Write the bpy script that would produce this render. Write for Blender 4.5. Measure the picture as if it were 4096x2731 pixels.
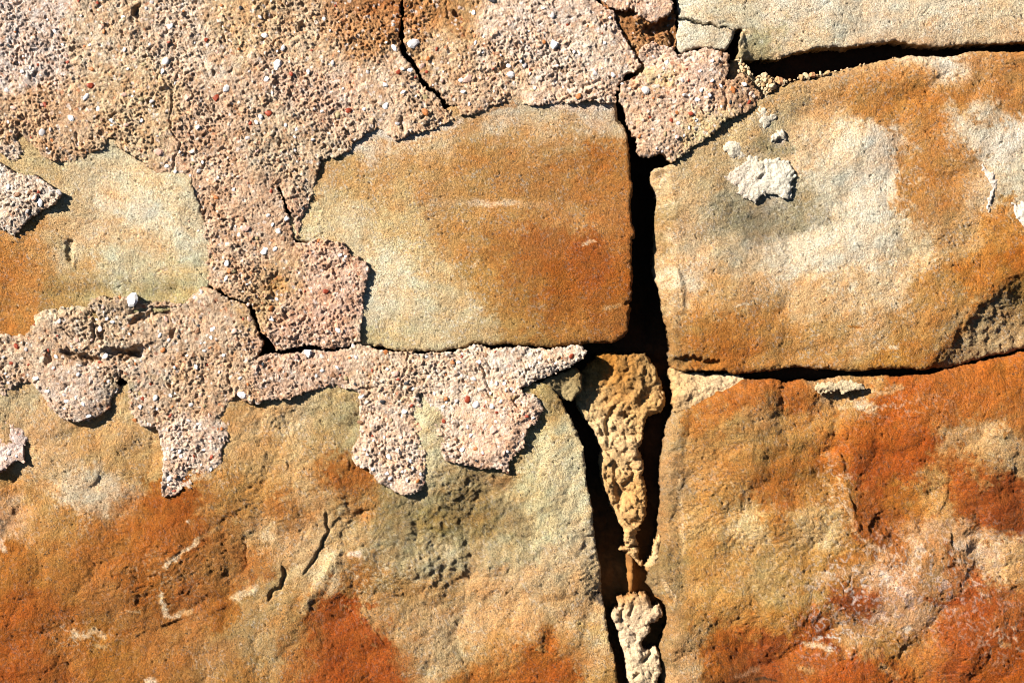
import bpy, math, random
import numpy as np
from mathutils import Vector

random.seed(7)
for _o in list(bpy.data.objects):
    bpy.data.objects.remove(_o)
SC = bpy.context.scene
COL = SC.collection

# ------------------------------------------------------------------ units
# The wall face lies in the XZ plane and looks towards -Y.  Lengths on the wall
# are worked out in "grains" (1/4096 m) so that the visible stretch is 1 m wide.
S = 1.0 / 4096.0
CX, CY, ZMID = 2048.0, 1365.5, 1.2

# ------------------------------------------------------------------ camera
cam_d = bpy.data.cameras.new('camera')
cam = bpy.data.objects.new('camera', cam_d)
COL.objects.link(cam)
cam.location = (0.0, -2.0, ZMID)
cam.rotation_euler = (math.radians(90), 0, 0)
cam_d.sensor_width = 36.0
cam_d.lens = 72.0
cam_d.clip_start = 0.05
cam_d.clip_end = 500.0
SC.camera = cam
SC.cycles.diffuse_bounces = 1
SC.cycles.filter_width = 1.0

# ------------------------------------------------------------------ light
SUN = Vector((-0.70, -0.55, 0.42)).normalized()
w = bpy.data.worlds.new('World')
SC.world = w
w.use_nodes = True
nt = w.node_tree
nt.nodes.clear()
sky = nt.nodes.new('ShaderNodeTexSky')
sky.sky_type = 'NISHITA'
sky.sun_disc = False
sky.altitude = 3000
sky.air_density = 0.25
sky.dust_density = 0.0
sky.sun_elevation = math.asin(SUN.z)
sky.sun_rotation = math.atan2(SUN.x, SUN.y)
bg = nt.nodes.new('ShaderNodeBackground')
bg.inputs['Strength'].default_value = 0.05
wo = nt.nodes.new('ShaderNodeOutputWorld')
nt.links.new(sky.outputs[0], bg.inputs[0])
nt.links.new(bg.outputs[0], wo.inputs[0])
sd = bpy.data.lights.new('sun', 'SUN')
sd.energy = 5.0
sd.angle = math.radians(0.5)
sd.color = (1.0, 0.95, 0.87)
so = bpy.data.objects.new('sun', sd)
so.rotation_euler = SUN.to_track_quat('Z', 'Y').to_euler()
so.location = (-2, -2, 3)
COL.objects.link(so)
vs = SC.view_settings
vs.view_transform = 'Standard'
vs.look = 'None'
vs.gamma = 1.0
vs.use_curve_mapping = False
vs.exposure = 1.45
K_SEEN = np.array([1.76, 1.73, 1.62])          # picture value of a lit facing surface of albedo 1

# ------------------------------------------------------------------ noise
_r = np.random.RandomState(11)
_P = np.concatenate([_r.permutation(4096)] * 2).astype(np.int32)
_G = np.stack([np.cos(np.arange(4096) * 2.39996), np.sin(np.arange(4096) * 2.39996)], 1)


def _h(ix, iy, seed):
    return _P[(_P[(ix + seed * 131) & 4095] + iy) & 4095]


def pn(x, y, sc, seed=0):
    """gradient noise, about -1..1, feature size sc"""
    x, y = (0.83 * x - 0.557 * y) / sc + 17.3 + 0.37 * seed, (0.557 * x + 0.83 * y) / sc + 9.1
    ix = np.floor(x).astype(np.int32); iy = np.floor(y).astype(np.int32)
    fx = x - ix; fy = y - iy
    u = fx * fx * fx * (fx * (fx * 6 - 15) + 10); v = fy * fy * fy * (fy * (fy * 6 - 15) + 10)

    def g(dx, dy):
        q = _G[_h(ix + dx, iy + dy, seed)]
        return q[:, 0] * (fx - dx) + q[:, 1] * (fy - dy)
    a = g(0, 0); b = g(1, 0); c = g(0, 1); d = g(1, 1)
    return 1.5 * (a + u * (b - a) + v * (c - a + u * (a - b - c + d)))


def fbm(x, y, sc, octv=4, seed=0, gain=0.5):
    t = 0; a = 1.0
    for o in range(octv):
        t = t + a * pn(x, y, sc, seed + o * 7); sc *= 0.49; a *= gain
    return t


def ridged(x, y, sc, octv=3, seed=0):
    t = 0; a = 1.0
    for o in range(octv):
        t = t + a * (0.5 - np.abs(pn(x, y, sc, seed + 5 * o))); sc *= 0.5; a *= 0.55
    return t


def worley(x, y, sc, seed=0):
    """nearest feature distance (0..~1), second distance, id 0..1"""
    x = x / sc; y = y / sc
    ix = np.floor(x).astype(np.int32); iy = np.floor(y).astype(np.int32)
    f1 = np.full(x.shape, 9.0); f2 = np.full(x.shape, 9.0); cid = np.zeros(x.shape, np.int32)
    for dx in (-1, 0, 1):
        for dy in (-1, 0, 1):
            hh = _h(ix + dx, iy + dy, seed)
            jx = ix + dx + (hh & 63) / 63.0; jy = iy + dy + ((hh >> 6) & 63) / 63.0
            d = (x - jx) ** 2 + (y - jy) ** 2
            m = d < f1
            f2 = np.where(m, f1, np.minimum(f2, d)); f1 = np.where(m, d, f1); cid = np.where(m, hh, cid)
    return np.sqrt(f1), np.sqrt(f2), cid / 4095.0


def facets(x, y, sc, seed, slope):
    """a split-rock surface of tilted planes meeting in creases"""
    x = x / sc; y = y / sc
    ix = np.floor(x).astype(np.int32); iy = np.floor(y).astype(np.int32)
    best = np.full(x.shape, -9.0)
    for dx in (-1, 0, 1):
        for dy in (-1, 0, 1):
            hh = _h(ix + dx, iy + dy, seed); h2 = _h(ix + dx, iy + dy, seed + 3)
            jx = x - (ix + dx + (hh & 63) / 63.0); jy = y - (iy + dy + ((hh >> 6) & 63) / 63.0)
            an = h2 * 0.0123; sl = 0.35 + 0.65 * ((h2 * 7) & 255) / 255.0
            v = sl * (np.cos(an) * jx + np.sin(an) * jy) - 1.0 * (jx * jx + jy * jy)
            best = np.maximum(best, v)
    return best * sc * slope * 0.75


def sst(a, b, x):
    t = np.clip((x - a) / (b - a), 0, 1)
    return t * t * (3 - 2 * t)


def lin(c):
    c = np.asarray(c, float)
    return np.where(c <= 0.04045, c / 12.92, ((c + 0.055) / 1.055) ** 2.4)


def hexc(s):
    return [int(s[i:i + 2], 16) / 255.0 for i in (0, 2, 4)]


def poly_sdf(px, py, pts):
    """signed distance, positive inside"""
    P = np.asarray(pts, float); Q = np.roll(P, -1, 0)
    out = np.empty(px.shape)
    for s in range(0, len(px), 20000):
        x = px[s:s + 20000, None]; y = py[s:s + 20000, None]
        ex, ey = (Q - P).T; wx = x - P[:, 0]; wy = y - P[:, 1]
        t = np.clip((wx * ex + wy * ey) / (ex * ex + ey * ey + 1e-9), 0, 1)
        d = np.sqrt(((wx - t * ex) ** 2 + (wy - t * ey) ** 2).min(1))
        c = (P[:, 1] <= y) != (Q[:, 1] <= y)
        xi = P[:, 0] + (y - P[:, 1]) * ex / np.where(np.abs(ey) < 1e-9, 1e-9, ey)
        out[s:s + 20000] = np.where(((c & (x < xi)).sum(1) % 2) == 1, d, -d)
    return out


def line_dist(px, py, pts):
    """distance to a polyline, side (+ to the left of travel on screen), 0..1 along"""
    P = np.asarray(pts, float)
    L = np.concatenate([[0], np.cumsum(np.hypot(*(P[1:] - P[:-1]).T))])
    best = np.full(px.shape, 1e9); side = np.zeros(px.shape); al = np.zeros(px.shape)
    for k in range(len(P) - 1):
        ex, ey = P[k + 1] - P[k]; wx = px - P[k, 0]; wy = py - P[k, 1]
        l2 = ex * ex + ey * ey + 1e-9
        t = np.clip((wx * ex + wy * ey) / l2, 0, 1)
        d = np.hypot(wx - t * ex, wy - t * ey); m = d < best
        best = np.where(m, d, best); side = np.where(m, np.sign(ex * wy - ey * wx), side)
        al = np.where(m, (L[k] + t * (L[k + 1] - L[k])) / L[-1], al)
    return best, -side, al


def apply_features(px, py, h, feats, seed=0):
    jx = 6 * pn(px, py, 45, 91 + seed) + 3.5 * pn(px, py, 15, 92 + seed)
    jy = 6 * pn(px, py, 45, 93 + seed) + 3.5 * pn(px, py, 15, 94 + seed)
    for f in feats:
        k = f[0]
        if k == 'hill':
            _, x, y, rx, ry, ang, ht = f
            c, s = math.cos(math.radians(ang)), math.sin(math.radians(ang))
            dx, dy = px - x, py - y
            u = (dx * c + dy * s) / rx; v = (-dx * s + dy * c) / ry
            h = h + ht * np.exp(-(u * u + v * v))
        elif k == 'rough':
            _, x, y, rx, ry, amp = f
            m = (np.abs(px - x) < 2 * rx) & (np.abs(py - y) < 2 * ry)
            g = np.exp(-((px[m] - x) / rx) ** 2 - ((py[m] - y) / ry) ** 2)
            f1, f2, ci = worley(px[m] + 2 * jx[m], py[m] + 2 * jy[m], 34, 150 + seed)
            h[m] += g * amp * (2.2 * (0.6 - f1) * (0.3 + ci) + 0.8 * fbm(px[m], py[m], 46, 3, 155 + seed))
        elif k == 'pit':
            _, x, y, rx, ry, ang, dep = f
            m = (np.abs(px - x) < 2.2 * max(rx, ry)) & (np.abs(py - y) < 2.2 * max(rx, ry))
            c, s = math.cos(math.radians(ang)), math.sin(math.radians(ang))
            dx, dy = (px + 2.2 * jx - x)[m], (py + 2.2 * jy - y)[m]
            q = np.hypot((dx * c + dy * s) / rx, (-dx * s + dy * c) / ry)
            h[m] -= dep * (1 - sst(0.55, 1.15, q))
        elif k in ('crack', 'ledge', 'rib'):
            P = np.asarray(f[1], float); mg = f[3] * 4 + 40 if k == 'ledge' else f[2] * 4 + 30
            m = (px > P[:, 0].min() - mg) & (px < P[:, 0].max() + mg) & (py > P[:, 1].min() - mg) & (py < P[:, 1].max() + mg)
            if not m.any():
                continue
            d, sgn, al = line_dist(px[m] + jx[m], py[m] + jy[m], P)
            ends = sst(0, 0.12, al) * sst(0, 0.12, 1 - al)
            if k == 'crack':
                var = 0.55 + 0.45 * pn(px[m], py[m], 38, 96 + seed)
                h[m] -= f[3] * np.exp(-(d / (f[2] * (0.3 + 0.7 * ends) * (0.6 + 0.5 * var))) ** 2) * (0.3 + 0.7 * ends) * np.clip(var + 0.25, 0.15, 1)
            elif k == 'rib':
                h[m] += f[3] * np.exp(-(d / f[2]) ** 2) * ends
            else:                                  # left side of travel stands proud, drop is sharp
                sd = d * sgn
                fad = 0.35 + 0.65 * sst(-0.5, 0.4, pn(px[m], py[m], 70, 97 + seed))
                wd = 3.0 + 9.0 * sst(-0.2, 0.6, pn(px[m], py[m], 110, 98 + seed))
                h[m] += 0.7 * f[2] * np.exp(-np.maximum(sd, 0) / f[3]) * sst(-wd, wd, sd) * ends * fad
        elif k == 'cut':                           # the face breaks away beyond a line
            _, P, slope, rnd, cap = f
            P = np.asarray(P, float)
            d, sgn, al = line_dist(px + 1.5 * jx, py + 1.5 * jy, P)
            q = np.where(sgn > 0, d, -d)
            drop = slope * np.where(q > rnd, q - rnd / 2, np.where(q > 0, q * q / (2 * rnd), 0))
            drop = cap * (1 - np.exp(-drop / cap))
            h = h - drop
    return h


def colour_field(px, py, pts, rad=75.0, warp=1.0, seed=0):
    """albedo laid out from colour samples of the stone; edges broken by noise"""
    A = np.array([[a[0], a[1]] for a in pts], float) * (4096.0 / 2352.0)
    Cc = np.array([hexc(a[2]) for a in pts])
    wx = px + warp * (34 * pn(px, py, 170, 31 + seed) + 34 * pn(px, py, 64, 33 + seed) + 22 * pn(px, py, 22, 35 + seed))
    wy = py + warp * (34 * pn(px, py, 170, 37 + seed) + 34 * pn(px, py, 64, 39 + seed) + 22 * pn(px, py, 22, 41 + seed))
    wx = wx + warp * (14 * pn(px, py, 9, 43 + seed) + 9 * pn(px, py, 14, 45 + seed)); wy = wy + warp * (14 * pn(px, py, 9, 47 + seed) + 9 * pn(px, py, 14, 49 + seed))
    out = np.empty((len(px), 3))
    for s in range(0, len(px), 20000):
        x = wx[s:s + 20000, None]; y = wy[s:s + 20000, None]
        d2 = (x - A[:, 0]) ** 2 + (y - A[:, 1]) ** 2
        d2 -= d2.min(1, keepdims=True)
        wt = np.exp(-d2 / (2 * rad * rad))
        out[s:s + 20000] = (wt @ Cc) / wt.sum(1, keepdims=True)
    return out


def streaks(px, py, c, lst, seed=0):
    jx = 8 * pn(px, py, 40, 61 + seed) + 5 * pn(px, py, 14, 62 + seed)
    jy = 8 * pn(px, py, 40, 63 + seed) + 5 * pn(px, py, 14, 64 + seed)
    for pts, wd, hx, al in lst:
        P = np.asarray(pts, float)
        m = (px > P[:, 0].min() - 3 * wd) & (px < P[:, 0].max() + 3 * wd) & (py > P[:, 1].min() - 3 * wd) & (py < P[:, 1].max() + 3 * wd)
        if not m.any():
            continue
        if len(P) == 1:
            d = np.hypot(px[m] + jx[m] - P[0, 0], py[m] + jy[m] - P[0, 1])
        else:
            d, _, _ = line_dist(px[m] + jx[m], py[m] + jy[m], P)
        a = al * (1 - sst(0.35, 1.3, d / wd + 0.35 * pn(px[m], py[m], 26, 66) + 0.45 * pn(px[m], py[m], 10, 67)))
        a = (a * (0.72 + 0.28 * np.clip(1.6 * pn(px[m], py[m], 12, 68) + 0.6, -1, 1)))[:, None]
        c[m] = c[m] * (1 - a) + np.array(hexc(hx)) * a
    return c


# ------------------------------------------------------------------ materials
def material(name, grain=900.0, lo=0.72, hi=1.18, bump=0.5, bdist=0.0006, speck=0.0, speck_col=(0.05, 0.035, 0.02, 1), warm=0.0):
    m = bpy.data.materials.new(name)
    m.use_nodes = True
    n = m.node_tree.nodes; l = m.node_tree.links
    b = n['Principled BSDF']
    b.inputs['Roughness'].default_value = 0.92
    b.inputs['Specular IOR Level'].default_value = 0.15
    at = n.new('ShaderNodeAttribute'); at.attribute_name = 'stain'
    tc = n.new('ShaderNodeTexCoord')
    nz = n.new('ShaderNodeTexNoise'); nz.inputs['Scale'].default_value = grain
    nz.inputs['Detail'].default_value = 3.0; nz.inputs['Roughness'].default_value = 0.7
    l.new(tc.outputs['Object'], nz.inputs['Vector'])
    mr = n.new('ShaderNodeMapRange')
    mr.inputs['From Min'].default_value = 0.3; mr.inputs['From Max'].default_value = 0.7
    mr.inputs['To Min'].default_value = lo; mr.inputs['To Max'].default_value = hi
    l.new(nz.outputs[0], mr.inputs['Value'])
    mx = n.new('ShaderNodeVectorMath'); mx.operation = 'SCALE'
    l.new(at.outputs['Color'], mx.inputs[0]); l.new(mr.outputs[0], mx.inputs['Scale'])
    colour = mx.outputs[0]
    if speck > 0:                                   # dark mineral grains
        n2 = n.new('ShaderNodeTexNoise'); n2.inputs['Scale'].default_value = grain * 0.62
        n2.inputs['Detail'].default_value = 1.0
        l.new(tc.outputs['Object'], n2.inputs['Vector'])
        m2 = n.new('ShaderNodeMapRange')
        m2.inputs['From Min'].default_value = 0.66; m2.inputs['From Max'].default_value = 0.74
        m2.inputs['To Max'].default_value = speck
        l.new(n2.outputs[0], m2.inputs['Value'])
        mix = n.new('ShaderNodeMix'); mix.data_type = 'RGBA'
        l.new(m2.outputs[0], mix.inputs['Factor']); l.new(colour, mix.inputs['A'])
        mix.inputs['B'].default_value = speck_col
        colour = mix.outputs['Result']
    l.new(colour, b.inputs['Base Color'])
    bp = n.new('ShaderNodeBump'); bp.inputs['Strength'].default_value = bump
    bp.inputs['Distance'].default_value = bdist
    l.new(nz.outputs[0], bp.inputs['Height']); l.new(bp.outputs[0], b.inputs['Normal'])
    return m


M_STONE = material('sandstone', 760, 0.48, 1.5, 1.0, 0.0021, 0.8)
M_PLASTER = material('lime_plaster', 700, 0.68, 1.26, 1.0, 0.0018, 0.6, (0.14, 0.07, 0.035, 1))
M_MORTAR = material('mortar_mix', 700, 0.66, 1.26, 1.0, 0.0016, 0.5, (0.1, 0.05, 0.02, 1))
M_CORE = material('shaded_core', 300, 0.8, 1.1, 0.5, 0.001)  # backing behind the joints, deep shade put into its colour


def chip_material(name, rgb, lo=0.85, hi=1.1, rough=0.5):
    m = bpy.data.materials.new(name); m.use_nodes = True
    n = m.node_tree.nodes; l = m.node_tree.links; b = n['Principled BSDF']
    b.inputs['Roughness'].default_value = rough
    b.inputs['Specular IOR Level'].default_value = 0.3
    tc = n.new('ShaderNodeTexCoord'); nz = n.new('ShaderNodeTexNoise'); nz.inputs['Scale'].default_value = 400
    l.new(tc.outputs['Object'], nz.inputs['Vector'])
    mr = n.new('ShaderNodeMapRange'); mr.inputs['From Min'].default_value = 0.3; mr.inputs['From Max'].default_value = 0.7
    mr.inputs['To Min'].default_value = lo; mr.inputs['To Max'].default_value = hi
    l.new(nz.outputs[0], mr.inputs['Value'])
    mx = n.new('ShaderNodeVectorMath'); mx.operation = 'SCALE'; mx.inputs[0].default_value = rgb
    l.new(mr.outputs[0], mx.inputs['Scale']); l.new(mx.outputs[0], b.inputs['Base Color'])
    return m


CHIP = {
    'w': chip_material('white_quartz', (0.66, 0.63, 0.60)),
    'g': chip_material('grey_quartz', (0.40, 0.36, 0.34)),
    'p': chip_material('pink_quartz', (0.46, 0.29, 0.22)),
    'r': chip_material('red_jasper', (0.22, 0.035, 0.012)),
    'o': chip_material('orange_chert', (0.34, 0.12, 0.035)),
    'b': chip_material('brown_flint', (0.20, 0.10, 0.05)),
    'y': chip_material('olive_flint', (0.26, 0.20, 0.10)),
    'k': chip_material('black_flint', (0.025, 0.025, 0.027)),
}

# ------------------------------------------------------------------ scene graph
def empty(name, loc, label=None, cat=None, group=None, parent=None):
    o = bpy.data.objects.new(name, None); COL.objects.link(o)
    o.empty_display_size = 0.05
    o.location = loc
    if label: o['label'] = label
    if cat: o['category'] = cat
    if group: o['group'] = group
    if parent: o.parent = parent
    return o


WALL0 = Vector((0, 0, ZMID - 0.85))
wall = empty('stone_wall', WALL0, 'weathered wall of orange and cream sandstone blocks under flaking pink render', 'wall')
wall['kind'] = 'thing'


def W(px, py, h):
    return np.stack([(px - CX) * S, -h * S, ZMID - (py - CY) * S], 1)


def tri_mesh(name, V, T, C, smooth=True):
    me = bpy.data.meshes.new(name)
    me.vertices.add(len(V)); me.vertices.foreach_set('co', np.ascontiguousarray(V, np.float32).ravel())
    me.loops.add(len(T) * 3); me.loops.foreach_set('vertex_index', np.ascontiguousarray(T, np.int32).ravel())
    me.polygons.add(len(T))
    me.polygons.foreach_set('loop_start', np.arange(0, len(T) * 3, 3, dtype=np.int32))
    me.polygons.foreach_set('loop_total', np.full(len(T), 3, np.int32))
    me.polygons.foreach_set('use_smooth', np.full(len(T), smooth))
    if C is not None:
        ca = me.color_attributes.new('stain', 'FLOAT_COLOR', 'POINT')
        ca.data.foreach_set('color', np.concatenate([C, np.ones((len(C), 1))], 1).astype(np.float32).ravel())
    me.update(calc_edges=True)
    return me


def put(name, V, T, C, mat, parent, label=None, smooth=True):
    """link a mesh as a part of parent, its origin in the middle of its own bounds"""
    c = (V.max(0) + V.min(0)) / 2
    me = tri_mesh(name, V - c, T, C, smooth)
    me.materials.append(mat)
    o = bpy.data.objects.new(name, me); COL.objects.link(o)
    o.parent = parent
    pw = Vector((0, 0, 0)); q = parent
    while q:
        pw += q.location; q = q.parent
    o.location = Vector(c) - pw
    if label: o['label'] = label
    return o


def axis(lo, hi, step):
    f0, f1 = max(lo, -24), min(hi, 4120)
    return lo, hi, f0, f1


def lines(lo, hi, step, fmax):
    f0, f1 = max(lo, -24.0), min(hi, fmax)
    a = np.arange(lo, f0 - 1, 26.0) if lo < f0 - 1 else np.zeros(0)
    b = np.arange(f0, f1, step)
    c = np.arange(f1, hi + 26, 26.0) if hi > f1 + 1 else np.array([f1])
    return np.unique(np.concatenate([a, b, c]))


def slab(name, poly, hfun, cfun, mat, parent, step=4.4, back=-330.0, rim=(6, 4, 2.5), seed=0, label=None, wall_noise=6.0, side_shade=(0.92, 0.86, 0.8)):
    """a solid piece of the wall: outline poly, face relief hfun(px,py,d), colour cfun(px,py,h,d), and real sides down to 'back'"""
    P = np.asarray(poly, float)
    mg = sum(rim) + 8
    xs = lines(P[:, 0].min() - mg, P[:, 0].max() + mg, step, 4120.0)
    ys = lines(P[:, 1].min() - mg, P[:, 1].max() + mg, step, 2755.0)
    nx, ny = len(xs), len(ys)
    gx, gy = np.meshgrid(xs, ys); gx = gx.ravel(); gy = gy.ravel()

    def sdf(x, y):
        ax = x + rim[0] * pn(x, y, 80, 1 + seed) + rim[1] * pn(x, y, 30, 2 + seed) + rim[2] * pn(x, y, 11, 3 + seed)
        ay = y + rim[0] * pn(x, y, 80, 4 + seed) + rim[1] * pn(x, y, 30, 5 + seed) + rim[2] * pn(x, y, 11, 6 + seed)
        return poly_sdf(ax, ay, P)
    s = sdf(gx, gy)
    idx = np.arange(nx * ny).reshape(ny, nx)
    a = idx[:-1, :-1].ravel(); b = idx[:-1, 1:].ravel(); c = idx[1:, 1:].ravel(); d = idx[1:, :-1].ravel()
    T = np.concatenate([np.stack([a, c, b], 1), np.stack([a, d, c], 1)])
    ins = s[T] > 0
    cnt = ins.sum(1)
    full = T[cnt == 3]

    def rot(Ts, k):
        return np.stack([Ts[np.arange(len(Ts)), (k + i) % 3] for i in range(3)], 1)
    one = T[cnt == 1]; one = rot(one, ins[cnt == 1].argmax(1))
    two = T[cnt == 2]; two = rot(two, (~ins[cnt == 2]).argmax(1))
    N = nx * ny

    def ek(p, q):
        return np.minimum(p, q).astype(np.int64) * N + np.maximum(p, q)
    k1 = ek(one[:, 0], one[:, 1]); k2 = ek(one[:, 0], one[:, 2])
    k3 = ek(two[:, 0], two[:, 1]); k4 = ek(two[:, 0], two[:, 2])
    uk, inv = np.unique(np.concatenate([k1, k2, k3, k4]), return_inverse=True)
    ea = uk // N; eb = uk % N
    t = np.clip(s[ea] / (s[ea] - s[eb]), 0.02, 0.98)
    exx = gx[ea] + t * (gx[eb] - gx[ea]); eyy = gy[ea] + t * (gy[eb] - gy[ea])
    inv = inv.reshape(-1) + N
    n1, n3 = len(k1), len(k3)
    i1, i2, i3, i4 = inv[:n1], inv[n1:2 * n1], inv[2 * n1:2 * n1 + n3], inv[2 * n1 + n3:]
    tris = np.concatenate([full, np.stack([one[:, 0], i1, i2], 1), np.stack([i3, two[:, 1], two[:, 2]], 1), np.stack([i3, two[:, 2], i4], 1)])
    bed = np.concatenate([np.stack([i1, i2], 1), np.stack([i4, i3], 1)])     # rim edges, face on their left
    used, tinv = np.unique(tris, return_inverse=True)
    tris = tinv.reshape(-1, 3)
    ax = np.concatenate([gx, exx])[used]; ay = np.concatenate([gy, eyy])[used]
    dd = np.maximum(np.concatenate([s, np.zeros(len(uk))])[used], 0)
    h = hfun(ax, ay, dd)
    c_ = cfun(ax, ay, h, dd)
    V = W(ax, ay, h)
    # sides
    remap = np.full(N + len(uk), -1); remap[used] = np.arange(len(used))
    bed = remap[bed]
    rv, binv = np.unique(bed, return_inverse=True); binv = binv.reshape(-1, 2)
    rx, ry, rh = ax[rv], ay[rv], h[rv]
    e = 3.0
    gxn = sdf(rx + e, ry) - sdf(rx - e, ry); gyn = sdf(rx, ry + e) - sdf(rx, ry - e)
    gl = np.hypot(gxn, gyn) + 1e-6
    gxn /= gl; gyn /= gl
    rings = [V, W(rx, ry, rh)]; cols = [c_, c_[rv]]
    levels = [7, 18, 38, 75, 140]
    levels = [q for q in levels if q < (rh.mean() - back) * 0.85]
    for q in levels + [None]:
        hh = rh - q if q is not None else np.full(rh.shape, back)
        hh = np.maximum(hh, back)
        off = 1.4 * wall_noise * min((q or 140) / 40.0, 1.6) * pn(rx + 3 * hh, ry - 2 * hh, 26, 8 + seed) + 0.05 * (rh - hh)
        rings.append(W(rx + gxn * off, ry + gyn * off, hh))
        cols.append(c_[rv] * np.array(side_shade))  # sides coloured darker than the face, recess shade painted in
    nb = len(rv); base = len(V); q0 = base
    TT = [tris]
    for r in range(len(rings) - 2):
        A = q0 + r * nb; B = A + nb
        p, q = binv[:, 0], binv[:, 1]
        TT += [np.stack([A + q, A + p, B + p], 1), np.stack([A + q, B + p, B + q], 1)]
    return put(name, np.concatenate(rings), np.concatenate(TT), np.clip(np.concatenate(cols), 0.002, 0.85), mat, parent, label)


def sc_pts(s, x0, y0, k):
    v = [float(t) for t in s.replace(';', ' ').replace(',', ' ').split()]
    return [(x0 + v[i] / k, y0 + v[i + 1] / k) for i in range(0, len(v), 2)]


def raw(s):
    return sc_pts(s, 0, 0, 1.0)


def cols(s):
    o = []
    for t in s.split(';'):
        t = t.split()
        if t: o.append((float(t[0]), float(t[1]), t[2]))
    return o


def roll(d, R, D):
    u = np.clip(1 - d / R, 0, 1)
    return -D * (1 - np.sqrt(np.maximum(1 - u * u, 0)))

# ------------------------------------------------------------------ colour samples (wall x, y, tone)
COL_A = cols("""1570 20 e0d0a8;1620 90 e4d4ac;1700 30 cebe94;1800 20 d8c6a0;1900 20 dccaa4;2000 40 dac8a2;2100 30 dccaa2;2200 20 e0cca4;
2300 30 e4cc9c;2000 90 dcc094;2150 90 d6b484;1850 95 dcc292;2300 85 d6b07c;1730 110 b0a070;2250 60 d8bc8c;1950 60 d2c49e;1680 60 d8c8a0""")
COL_B = cols("""1800 190 c09a60;1900 170 d2a468;2000 150 cf9c60;2100 160 e0c090;2180 160 e6d0a8;2250 150 cc9050;2320 150 c88a48;2000 220 c8863f;
2100 200 c98438;2200 220 c67f36;2300 220 c88540;1900 240 d4a86c;1800 260 c8a870;1780 310 b8a070;1700 330 c8a870;1600 400 c4a670;1550 450 d0b07a;
1700 470 a89870;1750 520 a09070;1650 520 c0a878;1850 330 dcb884;1950 330 e4cfa4;2030 340 e6d4b0;2000 420 e2d0aa;1900 430 d8c8a0;1850 470 b0a078;
2100 340 c88844;2120 420 c4843e;2150 480 c88c4c;2250 280 dcc8a0;2300 330 e2d2b0;2330 400 e0cca0;2250 440 d8b27c;2200 400 c89050;1700 600 c4aa7c;
1800 600 d8c298;1900 580 e4d2aa;2000 560 e6d4ac;2100 560 d8bc88;2200 540 d0a060;2300 540 d08a3c;2340 600 c8701c;2250 620 cc8030;2150 660 cc9048;
2050 650 dab884;1950 680 dcb67c;1850 680 d8ae72;1750 680 cca066;1650 680 cc9c5c;1600 700 c88c48;1570 620 d8b480;1560 550 d4b482;1600 760 bc7a34;
1700 770 c47c34;1750 740 c88840;1650 800 b87028;1800 790 c68c48;1900 780 cc9a58;2000 760 d0a468;2100 750 cc9450;2050 830 c88838;1900 840 c48844;
2130 780 b8742e;2180 780 b08a54;2250 760 b89864;2300 720 b4905a;2340 650 a47838;2320 800 c8a46c;1515 600 a88450;1522 500 a07c44;1532 700 a87c44;
1530 780 a87c44;1540 450 d0b07a;1560 650 ecd8b0;1540 600 d8b47c;1560 700 e0c088""")
COL_C = cols("""1545 950 b8a070;1600 960 c08038;1650 930 c47a30;1750 890 c47830;1850 920 c8782c;1950 905 d0a060;1910 890 d8b888;1750 960 d0a468;1700 1000 c8a060;
1650 1000 c49858;1780 1020 b89458;1830 1010 cc9850;1900 970 d4a058;1950 1000 c87020;2050 960 c46c1e;2150 930 c07028;2250 920 c8782c;2330 880 c87828;
2330 960 c88038;2200 1010 d0a870;2290 1010 dcc08c;2320 1050 d4b078;2260 1050 ccaa70;2100 1050 b85c14;2000 1080 b45814;2080 1140 c07828;2140 1120 d8aa66;
2220 1090 b86018;2300 1120 9c4c14;2330 1170 8e4010;2260 1160 a85818;1600 1060 c89858;1700 1060 c88c44;1800 1070 b87428;1850 1100 c08840;1900 1050 c87828;
1930 1130 c89048;1780 1140 c07830;1650 1140 d09c54;1700 1180 d4ac68;1720 1200 ecd498;1800 1200 c08840;1900 1210 dcbe80;1850 1230 ccaa70;1970 1180 b06420;
2030 1210 a86020;2080 1250 c07c3c;2120 1240 dcb888;2150 1260 c88c50;2220 1250 e0b884;2300 1280 e4c490;2340 1290 d8a868;1580 1200 d0a868;1620 1280 d0a058;
1700 1290 c89c58;1750 1330 c0a468;1850 1290 c89c54;1820 1350 c4a060;1950 1290 cc8c40;2000 1330 e4bc8c;2050 1370 d4a070;1990 1405 963c0c;1975 1390 a04810;
2080 1420 dcb484;2150 1350 d0a068;2200 1360 c87840;2250 1400 b85818;2300 1420 c07030;1560 1350 d8b070;1600 1400 d0a058;1700 1420 d49c50;1800 1420 d09848;
1850 1450 c46418;1700 1480 b86018;1650 1500 c07020;1580 1480 d4b078;1750 1510 a05018;1700 1550 8a5020;1830 1520 b06420;1900 1500 c0702c;1950 1450 dcac70;
2000 1440 e0b880;2050 1480 c89850;2100 1500 c48440;2150 1520 c07830;2200 1480 b86020;2260 1520 b45010;2330 1480 b05010;2300 1550 b44c0c;2200 1550 c06020;
2050 1550 c87020;1950 1550 c06018;1560 1540 d0ac78;1530 1100 b49464;1530 1200 ac8c5c;1522 1300 988050;1535 1400 ac8c5c;1530 1500 a08050;1540 1030 b89c6c;1515 1350 988660""")
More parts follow.
